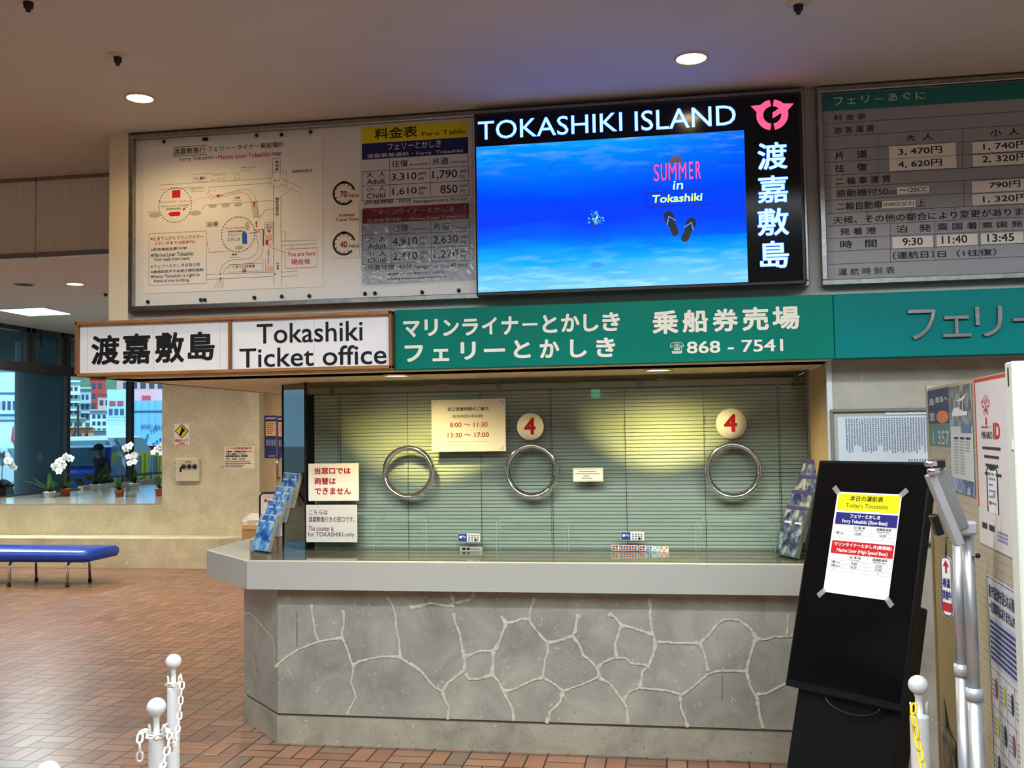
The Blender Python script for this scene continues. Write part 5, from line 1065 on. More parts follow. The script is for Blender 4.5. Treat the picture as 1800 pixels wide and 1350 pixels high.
for k in range(5): a.Ruv(*f(.36, .60 + k * .035), *f(.56 - (k % 2) * .08, .588 + k * .035), flat('poster_lilac'), 3)
a.Ruv(*f(.36, .745), *f(.42, .725), CR, 3); a.Ruv(*f(.48, .70), *f(.54, .675), flat('poster_pink', (220, 120, 120)), 3)
for k in range(2): a.Ruv(*f(.10 + k * .22, .90), *f(.26 + k * .22, .865), flat('poster_ink'), 2)
for k in range(3): a.Ruv(*f(.56, .895 + k * .022), *f(.84, .883 + k * .022), flat('poster_lilac'), 2)
tag(a.build('poster'), 'tall white poster with red border and a drawn smartphone on the pegboard', 'poster')
q0 = G1.uv(1734, 1009); q1 = G1.uv(1794, 1042); x0, x1, y1 = q0[0], q1[0], (q0[1] + q1[1]) / 2; w1 = x1 - x0; h1 = w1 * 1.9; y0 = y1 - h1
a = gart((0, 0, 1)); a.sheetuv(x0, y0, x1, y1, flat('info_sheet', (210, 208, 210)), .001); IB = flat('info_navy', (60, 66, 110))
a.Luv([(x0 + .008, y0 + .008), (x1 - .008, y0 + .008), (x1 - .008, y1 - .008), (x0 + .008, y1 - .008)], .006, IB, 1, True)
a.Tuv('船で宅配便を送られる皆様へ', *f(.06, .09), *f(.94, .035), IB, .03); a.Tuv('～注意事項はありませんか？～', *f(.06, .15), *f(.94, .10), IB, .03)
a.Ruv(*f(.03, .36), *f(.97, .165), flat('info_tint', (184, 188, 204)), .5)
for r in range(8):
    for k in range(17): a.Ruv(*f(.07 + .05 * k, .195 + .021 * r), *f(.11 + .05 * k, .182 + .021 * r), IB, 2)
for r in range(3):
    for k in range(4):
        X, Y = .03 + .235 * k, .38 + .155 * r; a.Luv([f(X, Y), f(X + .235, Y), f(X + .235, Y + .155), f(X, Y + .155)], .003, IB, 1.5, True)
        for j in range(4): a.Ruv(*f(X + .03, Y + .05 + .02 * j), *f(X + .16, Y + .042 + .02 * j), flat('poster_lilac'), 2)
        m_ = flat(*(('info_red', (140, 80, 90)), ('info_lime', (190, 200, 60)), ('poster_dark', (56, 58, 64)))[(r + k) % 3]); a.face([G1.P(*f(X + .17 + .04 * math.cos(2 * PI * i / 8), Y + .07 + .045 * math.sin(2 * PI * i / 8)), .0015) for i in range(8)], m_)
for r in range(7):
    for k in range(17): a.Ruv(*f(.07 + .05 * k, .865 + .018 * r), *f(.11 + .05 * k, .855 + .018 * r), flat('info_grey', (130, 132, 150)), 2)
tag(a.build('poster'), 'navy-bordered parcel notice low on the pegboard, beside the poles', 'poster')
q0 = G1.uv(1657, 1218); q1 = G1.uv(1682, 1345); a = gart((0, 0, 1))
pts = [(0, 0), (.10, -.10), (.24, -.13), (.24, -.50), (.12, -.56), (.05, -.44), (-.02, -.46), (.02, -.2)]
a.face([G1.P(q0[0] + x, q0[1] + y, .002 + .01 * (i % 2)) for i, (x, y) in enumerate(pts)], leaflet_material('torn_paper_photo', (58, 54, 50), (110, 104, 92), (150, 144, 128)))
tag(a.build('torn_poster'), 'torn grey scrap of poster low at the far end of the pegboard', 'poster')

# ---------------------------------------------------------------- aluminium folding stand with hanging card
TUB = mat('aluminium_tube', (196, 198, 204), .42, .75); CAST = mat('cast_aluminium', (196, 202, 208), .4, .4); BRK = mat('grey_bracket', (134, 136, 138), .45, .3)
def down(a_, b_):
    d = b_ - a_; return a_ + d * (-a_.z / d.z)
t0, t1 = atD(1700, 925, 3.17), atD(1716, 1290, 3.1)
t = thing('folding_stand', V3((down(t0, t1).x, down(t0, t1).y, 0)), 'silver telescopic two-pole folding stand in front of the pegboard', 'stand')
for (A_, B_, yc, D_) in (((1700, 930, 3.17), (1716, 1290, 3.1), 1222, 3.12), ((1684, 955, 3.27), (1696, 1300, 3.2), 1180, 3.22)):
    a_, b_ = atD(*A_), atD(*B_); e_ = down(a_, b_); f_ = (yc - A_[1]) / (B_[1] - A_[1]); c = a_.lerp(b_, f_)
    p = MB(); p.tube([a_, c], .0185, TUB, 20); p.tube([c, e_ + V3((0, 0, .02))], .0225, TUB, 20); pl_ = p.build('pole', t)
    d = (b_ - a_).normalized(); p = MB(); p.tube([c - d * .02, c + d * .018], .0265, CAST, 20); p.build('collar', pl_)
    p = MB(); p.lathe([(0, 0), (.026, 0), (.024, .03), (0, .03)], e_, BLACKP, 14); p.build('rubber_foot', pl_)
hc = atD(1694, 930, 3.15); cr = V3((RM[0][0], RM[0][1], 0)).normalized()
p = MB(); p.obox(hc + V3((0, 0, .004)), cr * .036, cr.cross(V3((0, 0, 1))) * .026, V3((0, 0, .022)), CAST, .008); p.obox(atD(1676, 926, 3.13), cr * .018, cr.cross(V3((0, 0, 1))) * .012, V3((0, 0, .016)), CAST, .003); p.ball(atD(1673, 919, 3.09), .004, DARKMETAL, 8); p.build('hinge_bracket', t)
def bar(A_, B_, w_, d_, m, name, par):
    a_, b_ = atD(*A_), atD(*B_); ax = (b_ - a_); n_ = ax.normalized(); s_ = n_.cross(V3((RM[2][0], RM[2][1], RM[2][2]))).normalized(); q = s_.cross(n_); p = MB(); p.obox((a_ + b_) / 2, ax / 2, s_ * w_, q * d_, m, .003); return p.build(name, par)
bar((1634, 833, 3.08), (1686, 958, 3.06), .0135, .016, TUB, 'arm', t); bar((1650, 826, 3.12), (1692, 930, 3.12), .020, .010, BRK, 'arm_plate', t)
bar((1640, 905, 3.16), (1652, 940, 3.16), .012, .014, BLACKP, 'pad', t)
for y, x in ((815, 1636), (828, 1640)):
    p = MB(); c = atD(x, y, 3.05); p.tube([c - cr * .017, c + cr * .017], .0095, CHROME, 16); p.build('roller', t)
p = MB(); p.obox(atD(1649, 815, 3.11), cr * .020, cr.cross(V3((0, 0, 1))) * .012, V3((0, 0, .013)), BLACKP, .004); p.build('end_cap', t)
kc = atD(1709, 977, 3.14); p = MB(); p.tube([kc, kc + cr * .014], .004, STEEL, 10); p.ball(kc + cr * .018, .0085, BLACKP, 10); p.build('knob', t)
hp = Pl(atD(1653, 976, 3.16), V3((.34, -.94, 0)), (0, 0, 1)); a = Art(hp)
q = hp.uv(1672, 982) + hp.uv(1658, 1080); w1 = q[0]; h1 = -hp.uv(1660, 1082)[1]; HB = flat('card_navy', (44, 50, 120))
cr_ = .02; pts = []
for cx_, cy_, s0 in ((w1 - cr_, -cr_, 0), (cr_, -cr_, 90), (cr_, -h1 + cr_, 180), (w1 - cr_, -h1 + cr_, 270)):
    for i in range(5): qq = math.radians(s0 + 22.5 * i); pts.append((cx_ + cr_ * math.cos(qq), cy_ + cr_ * math.sin(qq)))
a.face([hp.P(*q_, 0) for q_ in pts], WHITE); a.face([hp.P(*q_, -.002) for q_ in pts][::-1], WHITE); a.Luv([(x * .9 + w1 * .05, y * .97 - h1 * .015) for x, y in pts], .004, HB, 1, True)
a.face([hp.P(*q_, .0012) for q_ in ((w1 * .42, -h1 * .28), (w1 * .58, -h1 * .28), (w1 * .58, -h1 * .17), (w1 * .78, -h1 * .17), (w1 * .5, -h1 * .06), (w1 * .22, -h1 * .17), (w1 * .42, -h1 * .17))], RED)
a.Tuv('検温', w1 * .15, -h1 * .52, w1 * .85, -h1 * .36, HB, .03); a.Tuv('実施中', w1 * .12, -h1 * .72, w1 * .88, -h1 * .56, HB, .03); a.Ruv(w1 * .06, -h1 * .92, w1 * .94, -h1 * .77, flat('card_red', (190, 40, 48)), 1)
tag(a.build('hanging_card'), 'small rounded white card with a red arrow hanging on the aluminium pole', 'sign')
p = MB(); p.tube([hp.P(w1 * .5, -.005), hp.P(w1 * .6, .06), atD(1668, 945, 3.17)], .0025, BLACKP, 6); tag(p.build('tie_string'), 'short black cord tying the small card to the silver pole', 'cord')

# ---------------------------------------------------------------- framed notice board on the stone wall
t = thing('wall_notice_board', onY(1550, 780, 4.74), 'framed grey-green notice board with a dense printed sheet on the stone wall', 'notice board')
q0, q1 = onY(1464, 900, 4.75), onY(1668, 716, 4.75); x0, x1, z1 = q0.x, q1.x, onY(1500, 719, 4.75).z; z0 = z1 - .62
frame_parts(t, x0, x1, z0, z1, 4.735, 4.76, .014, .014, mat('pewter_frame', (146, 140, 132), .4, .6))
p = MB(); p.box(x0 + .01, x1 - .01, 4.75, 4.76, z0 + .01, z1 - .01, mat('sage_backing', (164, 176, 162), .6)); p.build('backing', t)
a = Art(front(4.748), (1440, 690, 8.182)); LB = flat('sheet_bluegrey', (204, 214, 222)); pu = a.c((262, 352)); PI_ = flat('fine_print', (120, 128, 142))
a.sheetuv(pu[0], z0 + .03, x1 - .03, pu[1], LB, .001)
rr = random.Random(9)
for c_ in range(46):
    u = pu[0] + .035 + c_ * .0118; top_ = a.c((330, 376))[1]; L = .155 * rr.choice((1, 1, .8, .95)); v = top_
    if u > x1 - .05: break
    while v > top_ - L:
        h_ = rr.uniform(.005, .008); a.Ruv(u, v - h_, u + rr.uniform(.006, .008), v, PI_, 1); v -= h_ + .002
    v = top_ - .19
    while c_ > 22 and v > top_ - .36: h_ = rr.uniform(.005, .008); a.Ruv(u, v - h_, u + .007, v, PI_, 1); v -= h_ + .002
a.build('printed_sheet', t)
a = Art(front(4.746), (1440, 690, 8.182)); a.sheet(955, 322, 1640, 243, LB, .001); a.T('フェリーとかしき・マリンライナ', 1000, 300, 1545, 268, flat('print_blue', (90, 100, 130)), .01); a.build('title_slip', t)

# ---------------------------------------------------------------- chain posts
PVC = mat('white_plastic', (224, 226, 226), .35); PVCY = mat('yellow_plastic', (244, 206, 10), .35); PVCC = mat('white_chain_plastic', (228, 226, 220), .4)
def post(px, D, hz, rb, rp, label, hooks, proto=None):
    c = atD(px[0], px[1], D); t = thing('chain_post', (c.x, c.y, 0), label, 'chain post', 'white chain posts on the floor'); o = V3((c.x, c.y, 0)); top = c.z - rb
    p = MB(); p.lathe([(0, 0), (.135, 0), (.14, .012), (.135, .04), (.05, .065), (rp * 1.3, .09), (0, .09)], o, PVC, 32); p.build('base', t)
    p = MB(); p.lathe([(rp, .05), (rp, top - .075), (rp * .96, top - .066), (rp * .42, top - .062), (rp * .38, top - .01), (rp * .55, top + .004)], o, PVC, 28); p.build('pole', t)
    p = MB(); p.ball(o + V3((0, 0, c.z)), rb, PVC, 24, (1, 1, .98)); p.build('ball_top', t)
    for s_ in (-1, 1):
        p = MB(); q = o + cr * (rp * .85 * s_) + V3((0, 0, top - .068)); p.tube([q, q + V3((0, 0, .032)), q + cr * (.003 * s_) + V3((0, 0, .044))], [.0055, .0045, .003], PVC, 8); p.build('hook', t)
    return c
cA = post((305, 1163), 3.8, 0, .0298, .0235, 'white chain post with round top standing farthest back, left foreground', 1)
cB = post((275, 1243), 3.17, 0, .0305, .0245, 'white chain post with a loose chain end hanging on its left', 1)
cC = post((85, 1358), 2.62, 0, .0305, .0245, 'white chain post of which only the ball top shows at the lower left', 1)
cD = post((1614, 1204), 3.3, 0, .0325, .0305, 'white chain post with yellow chain in front of the black display stand', 1)
def link_mesh(name, L, W, r, m):
    pts = []; n = 7; hw = W / 2 - r; hl = L / 2 - r
    for i in range(n): q = PI * i / (n - 1); pts.append((hw * math.cos(q), 0, (hl - hw) + hw * math.sin(q)))
    for i in range(n): q = PI + PI * i / (n - 1); pts.append((hw * math.cos(q), 0, -(hl - hw) + hw * math.sin(q)))
    p = MB(); p.tube(pts, r, m, 7, True); return p
def chain(path, L, W, r, m, label, group):
    P = [V3(q) for q in path]; t = thing('chain', P[0], label, 'chain', group); pitch = L - 2.2 * r
    S = [0]
    for a_, b_ in zip(P, P[1:]): S.append(S[-1] + (b_ - a_).length)
    def at(s_):
        s_ = max(0, min(S[-1], s_)); i = max(k for k in range(len(S)) if S[k] <= s_ + 1e-9); i = min(i, len(P) - 2); return P[i].lerp(P[i + 1], (s_ - S[i]) / max(1e-6, S[i + 1] - S[i]))
    me = None; s_ = pitch / 2; k = 0; ref = V3((RM[2][0], RM[2][1], 0)).normalized()
    while s_ < S[-1] and k < 95:
        c = at(s_); d = (at(s_ + pitch * .4) - at(s_ - pitch * .4)).normalized(); y = ref - d * ref.dot(d); y.normalize(); x = y.cross(d)
        q = math.radians(20 if k % 2 else 110); y2 = y * math.cos(q) + x * math.sin(q); x2 = y2.cross(d)
        if me is None: o = link_mesh('link', L, W, r, m).build('link', t); me = o.data
        else: o = bpy.data.objects.new('link', me); COL.objects.link(o); o.parent = t
        o.matrix_local = MX.Translation(c - P[0]) @ MX(((x2.x, y2.x, d.x, 0), (x2.y, y2.y, d.y, 0), (x2.z, y2.z, d.z, 0), (0, 0, 0, 1))); s_ += pitch; k += 1
def smooth(P, n=6):
    P = [V3(p) for p in P]; out = []
    for i in range(len(P) - 1):
        p0, p1, p2, p3 = P[max(0, i - 1)], P[i], P[i + 1], P[min(len(P) - 1, i + 2)]
        for k in range(n): t = k / n; out.append(p1 * 1. * (1 - 3 * t * t + 2 * t ** 3) + p2 * (3 * t * t - 2 * t ** 3) + (p2 - p0) * .5 * (t - 2 * t * t + t ** 3) + (p3 - p1) * .5 * (t ** 3 - t * t))
    return out + [P[-1]]
def coil(c, r, z, a0, a1, n=9): return [V3((c.x, c.y, z)) + cr * (r * math.cos(math.radians(a0 + (a1 - a0) * i / n))) - V3((RM[2][0], RM[2][1], 0)).normalized() * (r * math.sin(math.radians(a0 + (a1 - a0) * i / n))) for i in range(n + 1)]
na = cA.z - .085; nb = cB.z - .088
chain(smooth(coil(cA, .022, na, -120, 200, 10)), .033, .021, .0034, PVCC, 'white plastic chain coiled round the neck of the rear left post', 'white plastic chains on the left posts')
chain(smooth([atD(317, 1186, 3.76), atD(320, 1200, 3.75), atD(318, 1225, 3.72), atD(316, 1252, 3.7), atD(313, 1278, 3.66), atD(308, 1302, 3.6), atD(302, 1316, 3.5), atD(300, 1312, 3.35), atD(299, 1290, 3.2), atD(292, 1278, 3.14)]), .036, .022, .0036, PVCC, 'white plastic chain hanging between the two left posts', 'white plastic chains on the left posts')
chain(smooth(coil(cB, .026, nb, -160, 190, 12)), .036, .023, .0037, PVCC, 'white plastic chain coiled round the neck of the nearer left post', 'white plastic chains on the left posts')
chain(smooth([atD(258, 1284, 3.12), atD(249, 1288, 3.1), atD(245.5, 1302, 3.08), atD(246, 1322, 3.08), atD(244.5, 1345, 3.08)]), .037, .023, .0038, PVCC, 'loose white chain end dangling left of the nearer left post', 'white plastic chains on the left posts')
chain(smooth([atD(294, 1282, 3.12), atD(298, 1295, 3.08), atD(294, 1318, 3.04), atD(288, 1340, 3.0), atD(278, 1372, 2.92), atD(240, 1440, 2.8), atD(180, 1450, 2.7), atD(120, 1420, 2.62), atD(98, 1385, 2.6)]), .037, .023, .0038, PVCC, 'white chain dropping out of view from the nearer left post', 'white plastic chains on the left posts')
chain(smooth([atD(1606.5, 1238, 3.24), atD(1606, 1250, 3.22), atD(1608, 1272, 3.2), atD(1611, 1292, 3.19), atD(1616, 1318, 3.16), atD(1621, 1345, 3.12), atD(1626, 1375, 3.08), atD(1636, 1420, 3.02)]), .047, .027, .0042, PVCY, 'yellow plastic chain hanging on the right post', 'yellow plastic chains')

# ---------------------------------------------------------------- ceiling fittings
LAMPE = mat('lamp_glow', (255, 226, 178), .5, emit=22)
RIMM = mat('lamp_rim', (206, 196, 178), .35)
def downlight(x, y, z, r, label, watts, spot=118, col=(1, .80, .52), glow=None, group='round ceiling downlights'):
    t = thing('downlight', (x, y, z), label, 'ceiling light', group)
    p = MB(); p.lathe([(r * 1.18, 0), (r * 1.16, -.006), (r * 1.02, -.008), (r, -.003), (r * .96, .0), (r * 1.18, .0)], (x, y, z), RIMM, 32); p.build('rim', t)
    p = MB(); p.lathe([(0, -.0035), (r * .98, -.003)], (x, y, z), glow or LAMPE, 32); p.build('lens', t)
    if watts: lamp('downlight_lamp', 'SPOT', (x, y, z - .012), watts, col, spot_size=math.radians(spot), spot_blend=.6, shadow_soft_size=r * .8)
l0, l1 = onZ(246, 171, ZC), onZ(1215, 101, ZC)
downlight(l0.x, l0.y, ZC, .058, 'lit round downlight in the ceiling above the harbour map', 19, 158, (1, .72, .38))
downlight(l1.x, l1.y, ZC, .062, 'lit round downlight in the ceiling above the television', 15, 150, (1, .72, .38))
LAMPS = mat('soffit_glow', (255, 240, 200), .5, emit=9)
for (x, y, lb) in ((697, 659, 'soffit downlight over the counter under the framed office sign'), (1157, 649, 'soffit downlight over the counter under the telephone number')):
    q = onZ(x, y, ZS); downlight(q.x, q.y, ZS, .062, lb, 46, 166, (1, .80, .30), LAMPS, 'soffit downlights over the counter')
q = onZ(132, 499, ZB); downlight(q.x, q.y, ZB, .085, 'lit round downlight in the rear ceiling beyond the glossy panels', 120, 140)
q = onZ(43, 500, ZB); t = thing('ceiling_vent', q, 'dark round ceiling opening beside the rear downlight', 'vent'); p = MB(); p.lathe([(.13, 0), (.125, -.008), (.105, -.006), (.105, 0)], q, RIMM, 28); p.build('rim', t); p = MB(); p.lathe([(0, -.002), (.105, -.002)], q, flat('vent_dark', (40, 34, 30)), 28); p.build('opening', t)
# recessed fluorescent fitting
cs = [onZ(x, y, ZB) for x, y in ((-3, 545), (76, 541.5), (124, 552), (52, 555))]; c = sum(cs, V3()) / 4
t = thing('fluorescent_fitting', c, 'square recessed fluorescent fitting glowing pale blue in the rear ceiling', 'ceiling light')
p = MB(); p.face([q + V3((0, 0, -.004)) for q in cs], mat('fluorescent_glow', (196, 236, 255), .5, emit=3.2)); p.build('diffuser', t)
p = MB(); e1, e2 = cs[1] - cs[0], cs[3] - cs[0]
for f_ in (.3, .36, .62, .68): p.face([cs[0] + e1 * f_ + e2 * .1 + V3((0, 0, -.006)), cs[0] + e1 * (f_ + .03) + e2 * .1 + V3((0, 0, -.006)), cs[0] + e1 * (f_ + .03) + e2 * .9 + V3((0, 0, -.006)), cs[0] + e1 * f_ + e2 * .9 + V3((0, 0, -.006))], mat('louvre_blue', (120, 180, 214), .5, emit=1.2))
p.build('louvre', t)
lamp('fluorescent_lamp', 'AREA', c - V3((0, 0, .02)), 110, (.8, .95, 1), (0, 0, 0), shape='SQUARE', size=.6)
for x, y, z, s_, lb in ((207, 97, ZC, 1., 'small round sprinkler head in the ceiling above the left downlight'), (1403, 5, ZC, 1.1, 'small round sprinkler head at the top edge of the photo'), (50, 0, ZC, 1.1, 'small round sprinkler head in the upper left corner'), (186, 515, ZB, 1.5, 'small round detector in the rear ceiling beside the lit downlight')):
    q = onZ(x, y, z); t = thing('sprinkler_head', q, lb, 'sprinkler', 'ceiling sprinklers'); p = MB(); p.lathe([(.04 * s_, 0), (.038 * s_, -.006), (.02 * s_, -.01), (0, -.01)], q, RIMM, 22); p.build('rose', t); p = MB(); p.lathe([(.017 * s_, -.01), (.015 * s_, -.03), (.009 * s_, -.034), (.007 * s_, -.044), (0, -.045)], q, DARKMETAL, 14); p.build('head', t)
# ---------------------------------------------------------------- harbour outside the window wall
ASPH = mat('quay_asphalt', (120, 120, 118), .9, noise=.1, nscale=2)
b = MB(); b.box(-140, XG - .1, -20, 160, -.14, -.04, ASPH); b.box(XG - .1, 60, 24, 160, -.14, -.04, ASPH); struct(b, 'ground')
b = MB(); b.box(-15.5, XG, -7, 30, ZB + .0, ZB + .5, mat('canopy_soffit', (92, 96, 98), .8)); struct(b, 'roof_canopy')
c = onX(73, 760, -11.3); b = MB(); b.lathe([(.44, -.1), (.44, ZB)], (c.x, c.y, 0), mat('round_column', (150, 156, 158), .6), 40); o = struct(b, 'pillar')
# fence of posts, rails and crossed bars
FM = mat('fence_brown', (58, 52, 50), .6); t = thing('quay_fence', (-13, 18, 0), 'dark railing with crossed bars outside the window wall', 'fence')
zf = onX(200, 838, -13)[2]
for z in (zf, zf - .32, .12): p = MB(); p.box(-13.03, -12.97, 10, 30, z - .03, z + .03, FM); p.build('rail', t)
for k in range(11):
    y = 10 + k * 2; p = MB(); p.box(-13.06, -12.94, y - .07, y + .07, -.04, zf, FM); p.build('post', t)
    p = MB()
    for s_ in (0, 1):
        for j in (0, 1): p.tube([(-13, y + j + .05, .15 if s_ else zf - .35), (-13, y + j + .95, zf - .35 if s_ else .15)], .035, FM, 6)
    p.build('crossed_bars', t)
# person beyond the glass
SK = mat('person_skin', (150, 116, 98), .6); JK = mat('dark_jacket', (62, 66, 76), .8); TS = mat('printed_shirt', (84, 88, 96), .8); CP = mat('dark_cap', (36, 44, 42), .8); TR = mat('dark_trousers', (34, 36, 44), .85)
pc = onX(181, 800, -11.6); px0, py0 = pc.x, pc.y
t = thing('person', (px0, py0, -.04), 'person in a dark cap and jacket over a printed shirt, standing outside, head lowered', 'person'); PERSON = t
def skin(name, verts, edges, m, parent):
    me = bpy.data.meshes.new(name); me.from_pydata([v[:3] for v in verts], edges, []); o = bpy.data.objects.new(name, me); COL.objects.link(o); o.parent = parent
    sk = o.modifiers.new('skin', 'SKIN'); sb_ = o.modifiers.new('sub', 'SUBSURF'); sb_.levels = sb_.render_levels = 2
    for sv, v in zip(me.skin_vertices[0].data, verts): sv.radius = (v[3], v[4] if len(v) > 4 else v[3])
    me.skin_vertices[0].data[0].use_root = True; me.materials.append(m); sk.use_smooth_shade = True; return o
# facing the quay (away, -x), head bent; coordinates relative to the feet
HX = .02
B_ = [(0, 0, .92, .15, .12), (0, 0, 1.10, .14, .11), (-.02, 0, 1.28, .17, .12), (-.04, 0, 1.40, .11, .09), (-.07, 0, 1.47, .055), (-.10, 0, 1.56, .085), (-.11, 0, 1.64, .075),
      (-.03, .19, 1.37, .06), (.0, .25, 1.10, .047), (-.12, .22, .90, .036), (-.17, .20, .84, .03), (-.03, -.19, 1.37, .06), (.0, -.25, 1.10, .047), (-.12, -.22, .90, .036), (-.17, -.20, .84, .03),
      (0, .10, .86, .09), (-.01, .11, .48, .06), (.02, .12, .08, .042), (-.12, .13, .03, .035), (0, -.10, .86, .09), (-.01, -.11, .48, .06), (.02, -.12, .08, .042), (-.12, -.13, .03, .035)]
E_ = [(0, 1), (1, 2), (2, 3), (3, 4), (4, 5), (5, 6), (2, 7), (7, 8), (8, 9), (9, 10), (2, 11), (11, 12), (12, 13), (13, 14), (0, 15), (15, 16), (16, 17), (17, 18), (0, 19), (19, 20), (20, 21), (21, 22)]
skin('body', B_, E_, SK, t)
J_ = [(0, 0, .88, .17, .14), (0, 0, 1.10, .16, .13), (-.02, 0, 1.28, .19, .14), (-.035, 0, 1.40, .125, .10), (-.03, .19, 1.37, .075), (.0, .25, 1.10, .062), (-.09, .23, .95, .05), (-.03, -.19, 1.37, .075), (.0, -.25, 1.10, .062), (-.09, -.23, .95, .05)]
skin('jacket', J_, [(0, 1), (1, 2), (2, 3), (2, 4), (4, 5), (5, 6), (2, 7), (7, 8), (8, 9)], JK, t)
T_ = [(0, 0, .90, .165, .135), (0, .10, .84, .10), (-.01, .11, .48, .075), (.02, .12, .12, .06), (0, -.10, .84, .10), (-.01, -.11, .48, .075), (.02, -.12, .12, .06)]
skin('trousers', T_, [(0, 1), (1, 2), (2, 3), (0, 4), (4, 5), (5, 6)], TR, t)
p = MB(); p.ball((px0 - .11, py0, 1.63), .105, CP, 16, (1.12, .92, .8)); p.prism([(px0 - .18, py0 - .08, 1.60), (px0 - .30, py0 - .06, 1.565), (px0 - .32, py0, 1.56), (px0 - .30, py0 + .06, 1.565), (px0 - .18, py0 + .08, 1.60)], (0, 0, .012), CP); p.build('cap', t)
p = MB()
for y_ in (-.04, .04): p.ball((px0 - .185, py0 + y_, 1.55), .014, BLACKP, 8)
p.ball((px0 - .195, py0, 1.525), .018, SK, 8, (1.2, .8, 1.2)); p.build('face', t)
p = MB(); q0, q1 = V3((px0 + .15, py0 - .17, 0)), V3((px0 + .165, py0 - .02, 0))
up = V3((0, 0, 1)); p.face([q0 + up * 1.06, q1 + up * 1.06, q1 + up * 1.30 - V3((.02, 0, 0)), q0 + up * 1.30 - V3((.02, 0, 0))], TS); d_ = V3((.004, -.004, 0))
p.face([q0.lerp(q1, .25) + up * 1.10 + d_, q0.lerp(q1, .75) + up * 1.10 + d_, q0.lerp(q1, .75) + up * 1.24 + d_ - V3((.015, 0, 0)), q0.lerp(q1, .25) + up * 1.24 + d_ - V3((.015, 0, 0))], flat('shirt_print', (170, 104, 88))); p.build('shirt_back', t)
PERSON.scale = (.9, .9, .9)
# cars
TYRE = mat('tyre', (24, 24, 26), .8); CGL = mat('car_glass', (90, 120, 136), .1)
def car(o, L, W, H, m, label, hd):
    t = thing('car', o, label, 'car', 'cars parked on the quay'); o = V3(o); f = V3((math.cos(hd), math.sin(hd), 0)); s_ = V3((-f.y, f.x, 0))
    pr = [(-.5, .22), (-.5, .55), (-.47, .60), (-.40, .62), (-.30, .97), (-.22, 1.), (.08, 1.), (.14, .97), (.28, .64), (.44, .56), (.49, .45), (.5, .22)]
    p = MB(); p.prism([o + f * x * L - s_ * W / 2 + V3((0, 0, z * H)) for x, z in pr], s_ * W, m); p.build('body', t)
    p = MB(); w_ = [(-.36, .66), (-.28, .93), (.10, .93), (.235, .66)]; p.prism([o + f * x * L - s_ * (W / 2 + .006) + V3((0, 0, z * H)) for x, z in w_], s_ * (W + .012), CGL)
    for x0, z0, x1, z1 in ((.292, .655, .155, .955), (-.405, .655, -.312, .955)):
        g1 = .010 if x0 > 0 else -.010; p.prism([o + f * x * L - s_ * W * .42 + V3((0, 0, z * H)) for x, z in ((x0, z0), (x1, z1), (x1 + g1, z1 + .01), (x0 + g1, z0 + .01))], s_ * W * .84, CGL)
    p.build('glazing', t)
    for x in (-.31, .31):
        for y in (-1, 1): p = MB(); p.lathe([(0, -.1), (.2, -.1), (.31, -.1), (.31, .1), (.2, .1), (0, .1)], o + f * x * L + s_ * y * (W / 2 - .08) + V3((0, 0, .31)), TYRE, 20, s_); p.build('wheel', t)
q = onY(146, 850, 24); car((q.x, q.y, -.04), 3.9, 1.7, 1.5, mat('car_blue', (46, 98, 214), .25), 'blue car parked beyond the fence, left of the person', 2.0)
q = onY(300, 850, 30); car((q.x, q.y, -.04), 4.3, 1.7, 1.42, mat('car_red', (176, 56, 84), .25), 'dark red car parked beyond the fence under the ship lettering', PI)
q = onY(156, 830, 27.8); car((q.x, q.y, -.04), 4.2, 1.8, 1.75, mat('car_white', (226, 230, 232), .25), 'white van parked farther back on the quay, left of the person', PI)
q = onY(-30, 850, 25); car((q.x, q.y, -.04), 4.1, 1.7, 1.5, mat('car_silver', (196, 206, 214), .25), 'silver car parked beyond the fence at the left edge of the photo', PI)
YLW = mat('barrier_yellow', (240, 226, 50), .5)
for x, lb in ((244, 'yellow quay barrier left of the white post'), (272, 'yellow quay barrier by the limestone wall')):
    q = onY(x, 795, 27); p = MB(); p.box(q.x - .22, q.x + .22, 26.9, 27.1, -.04, q.z, YLW); p.box(q.x - .12, q.x + .12, 26.88, 26.9, q.z - .6, q.z - .1, flat('barrier_grey', (150, 158, 160))); tag(p.build('quay_barrier'), lb, 'barrier', 'yellow quay barriers')
# ships and houses stand square to the quay road that runs towards the hall
SHW = mat('ship_white', (214, 222, 228), .5); SHB = mat('ship_blue', (130, 186, 224), .5); ORN = mat('ship_orange', (240, 112, 66), .5)
RIB = flat('ship_rib', (100, 146, 190))
class Facade:
    """a front facing the hall at distance D, centred on a bearing; depth runs away from the hall"""
    def __init__(s, x, D):
        o = atD(x, 760, D); d = V3((o.x, o.y, 0)).normalized(); s.d = d; s.u = V3((d.y, -d.x, 0)); s.pl = Pl((o.x, o.y, 0), s.u, (0, 0, 1))
    def box(s, mb, x0, y0, x1, y1, f0, f1, m, ground=False):
        (a, b), (c, e) = s.pl.uv(x0, y0), s.pl.uv(x1, y1)
        if ground: b = -.04
        mb.obox(s.pl.P((a + c) / 2, (b + e) / 2) + s.d * ((f0 + f1) / 2), s.u * (c - a) / 2, s.d * ((f1 - f0) / 2), V3((0, 0, (e - b) / 2)), m)
    def base(s, x): a, _ = s.pl.uv(x, 760); q = s.pl.P(a, 0); q.z = -.04; return q
F = Facade(262, 36)
t = thing('ferry', F.base(265), 'pale blue ferry with dark lettering beyond the parked red car', 'ship')
p = MB(); F.box(p, 232, 812, 330, 704, 0, 9, SHB, True); h_ = p.build('hull', t)
p = MB(); F.box(p, 232, 723, 330, 720, -.06, 0, RIB)
for k in range(6): F.box(p, 237 + 12 * k, 760, 237.6 + 12 * k, 704, -.04, 0, RIB)
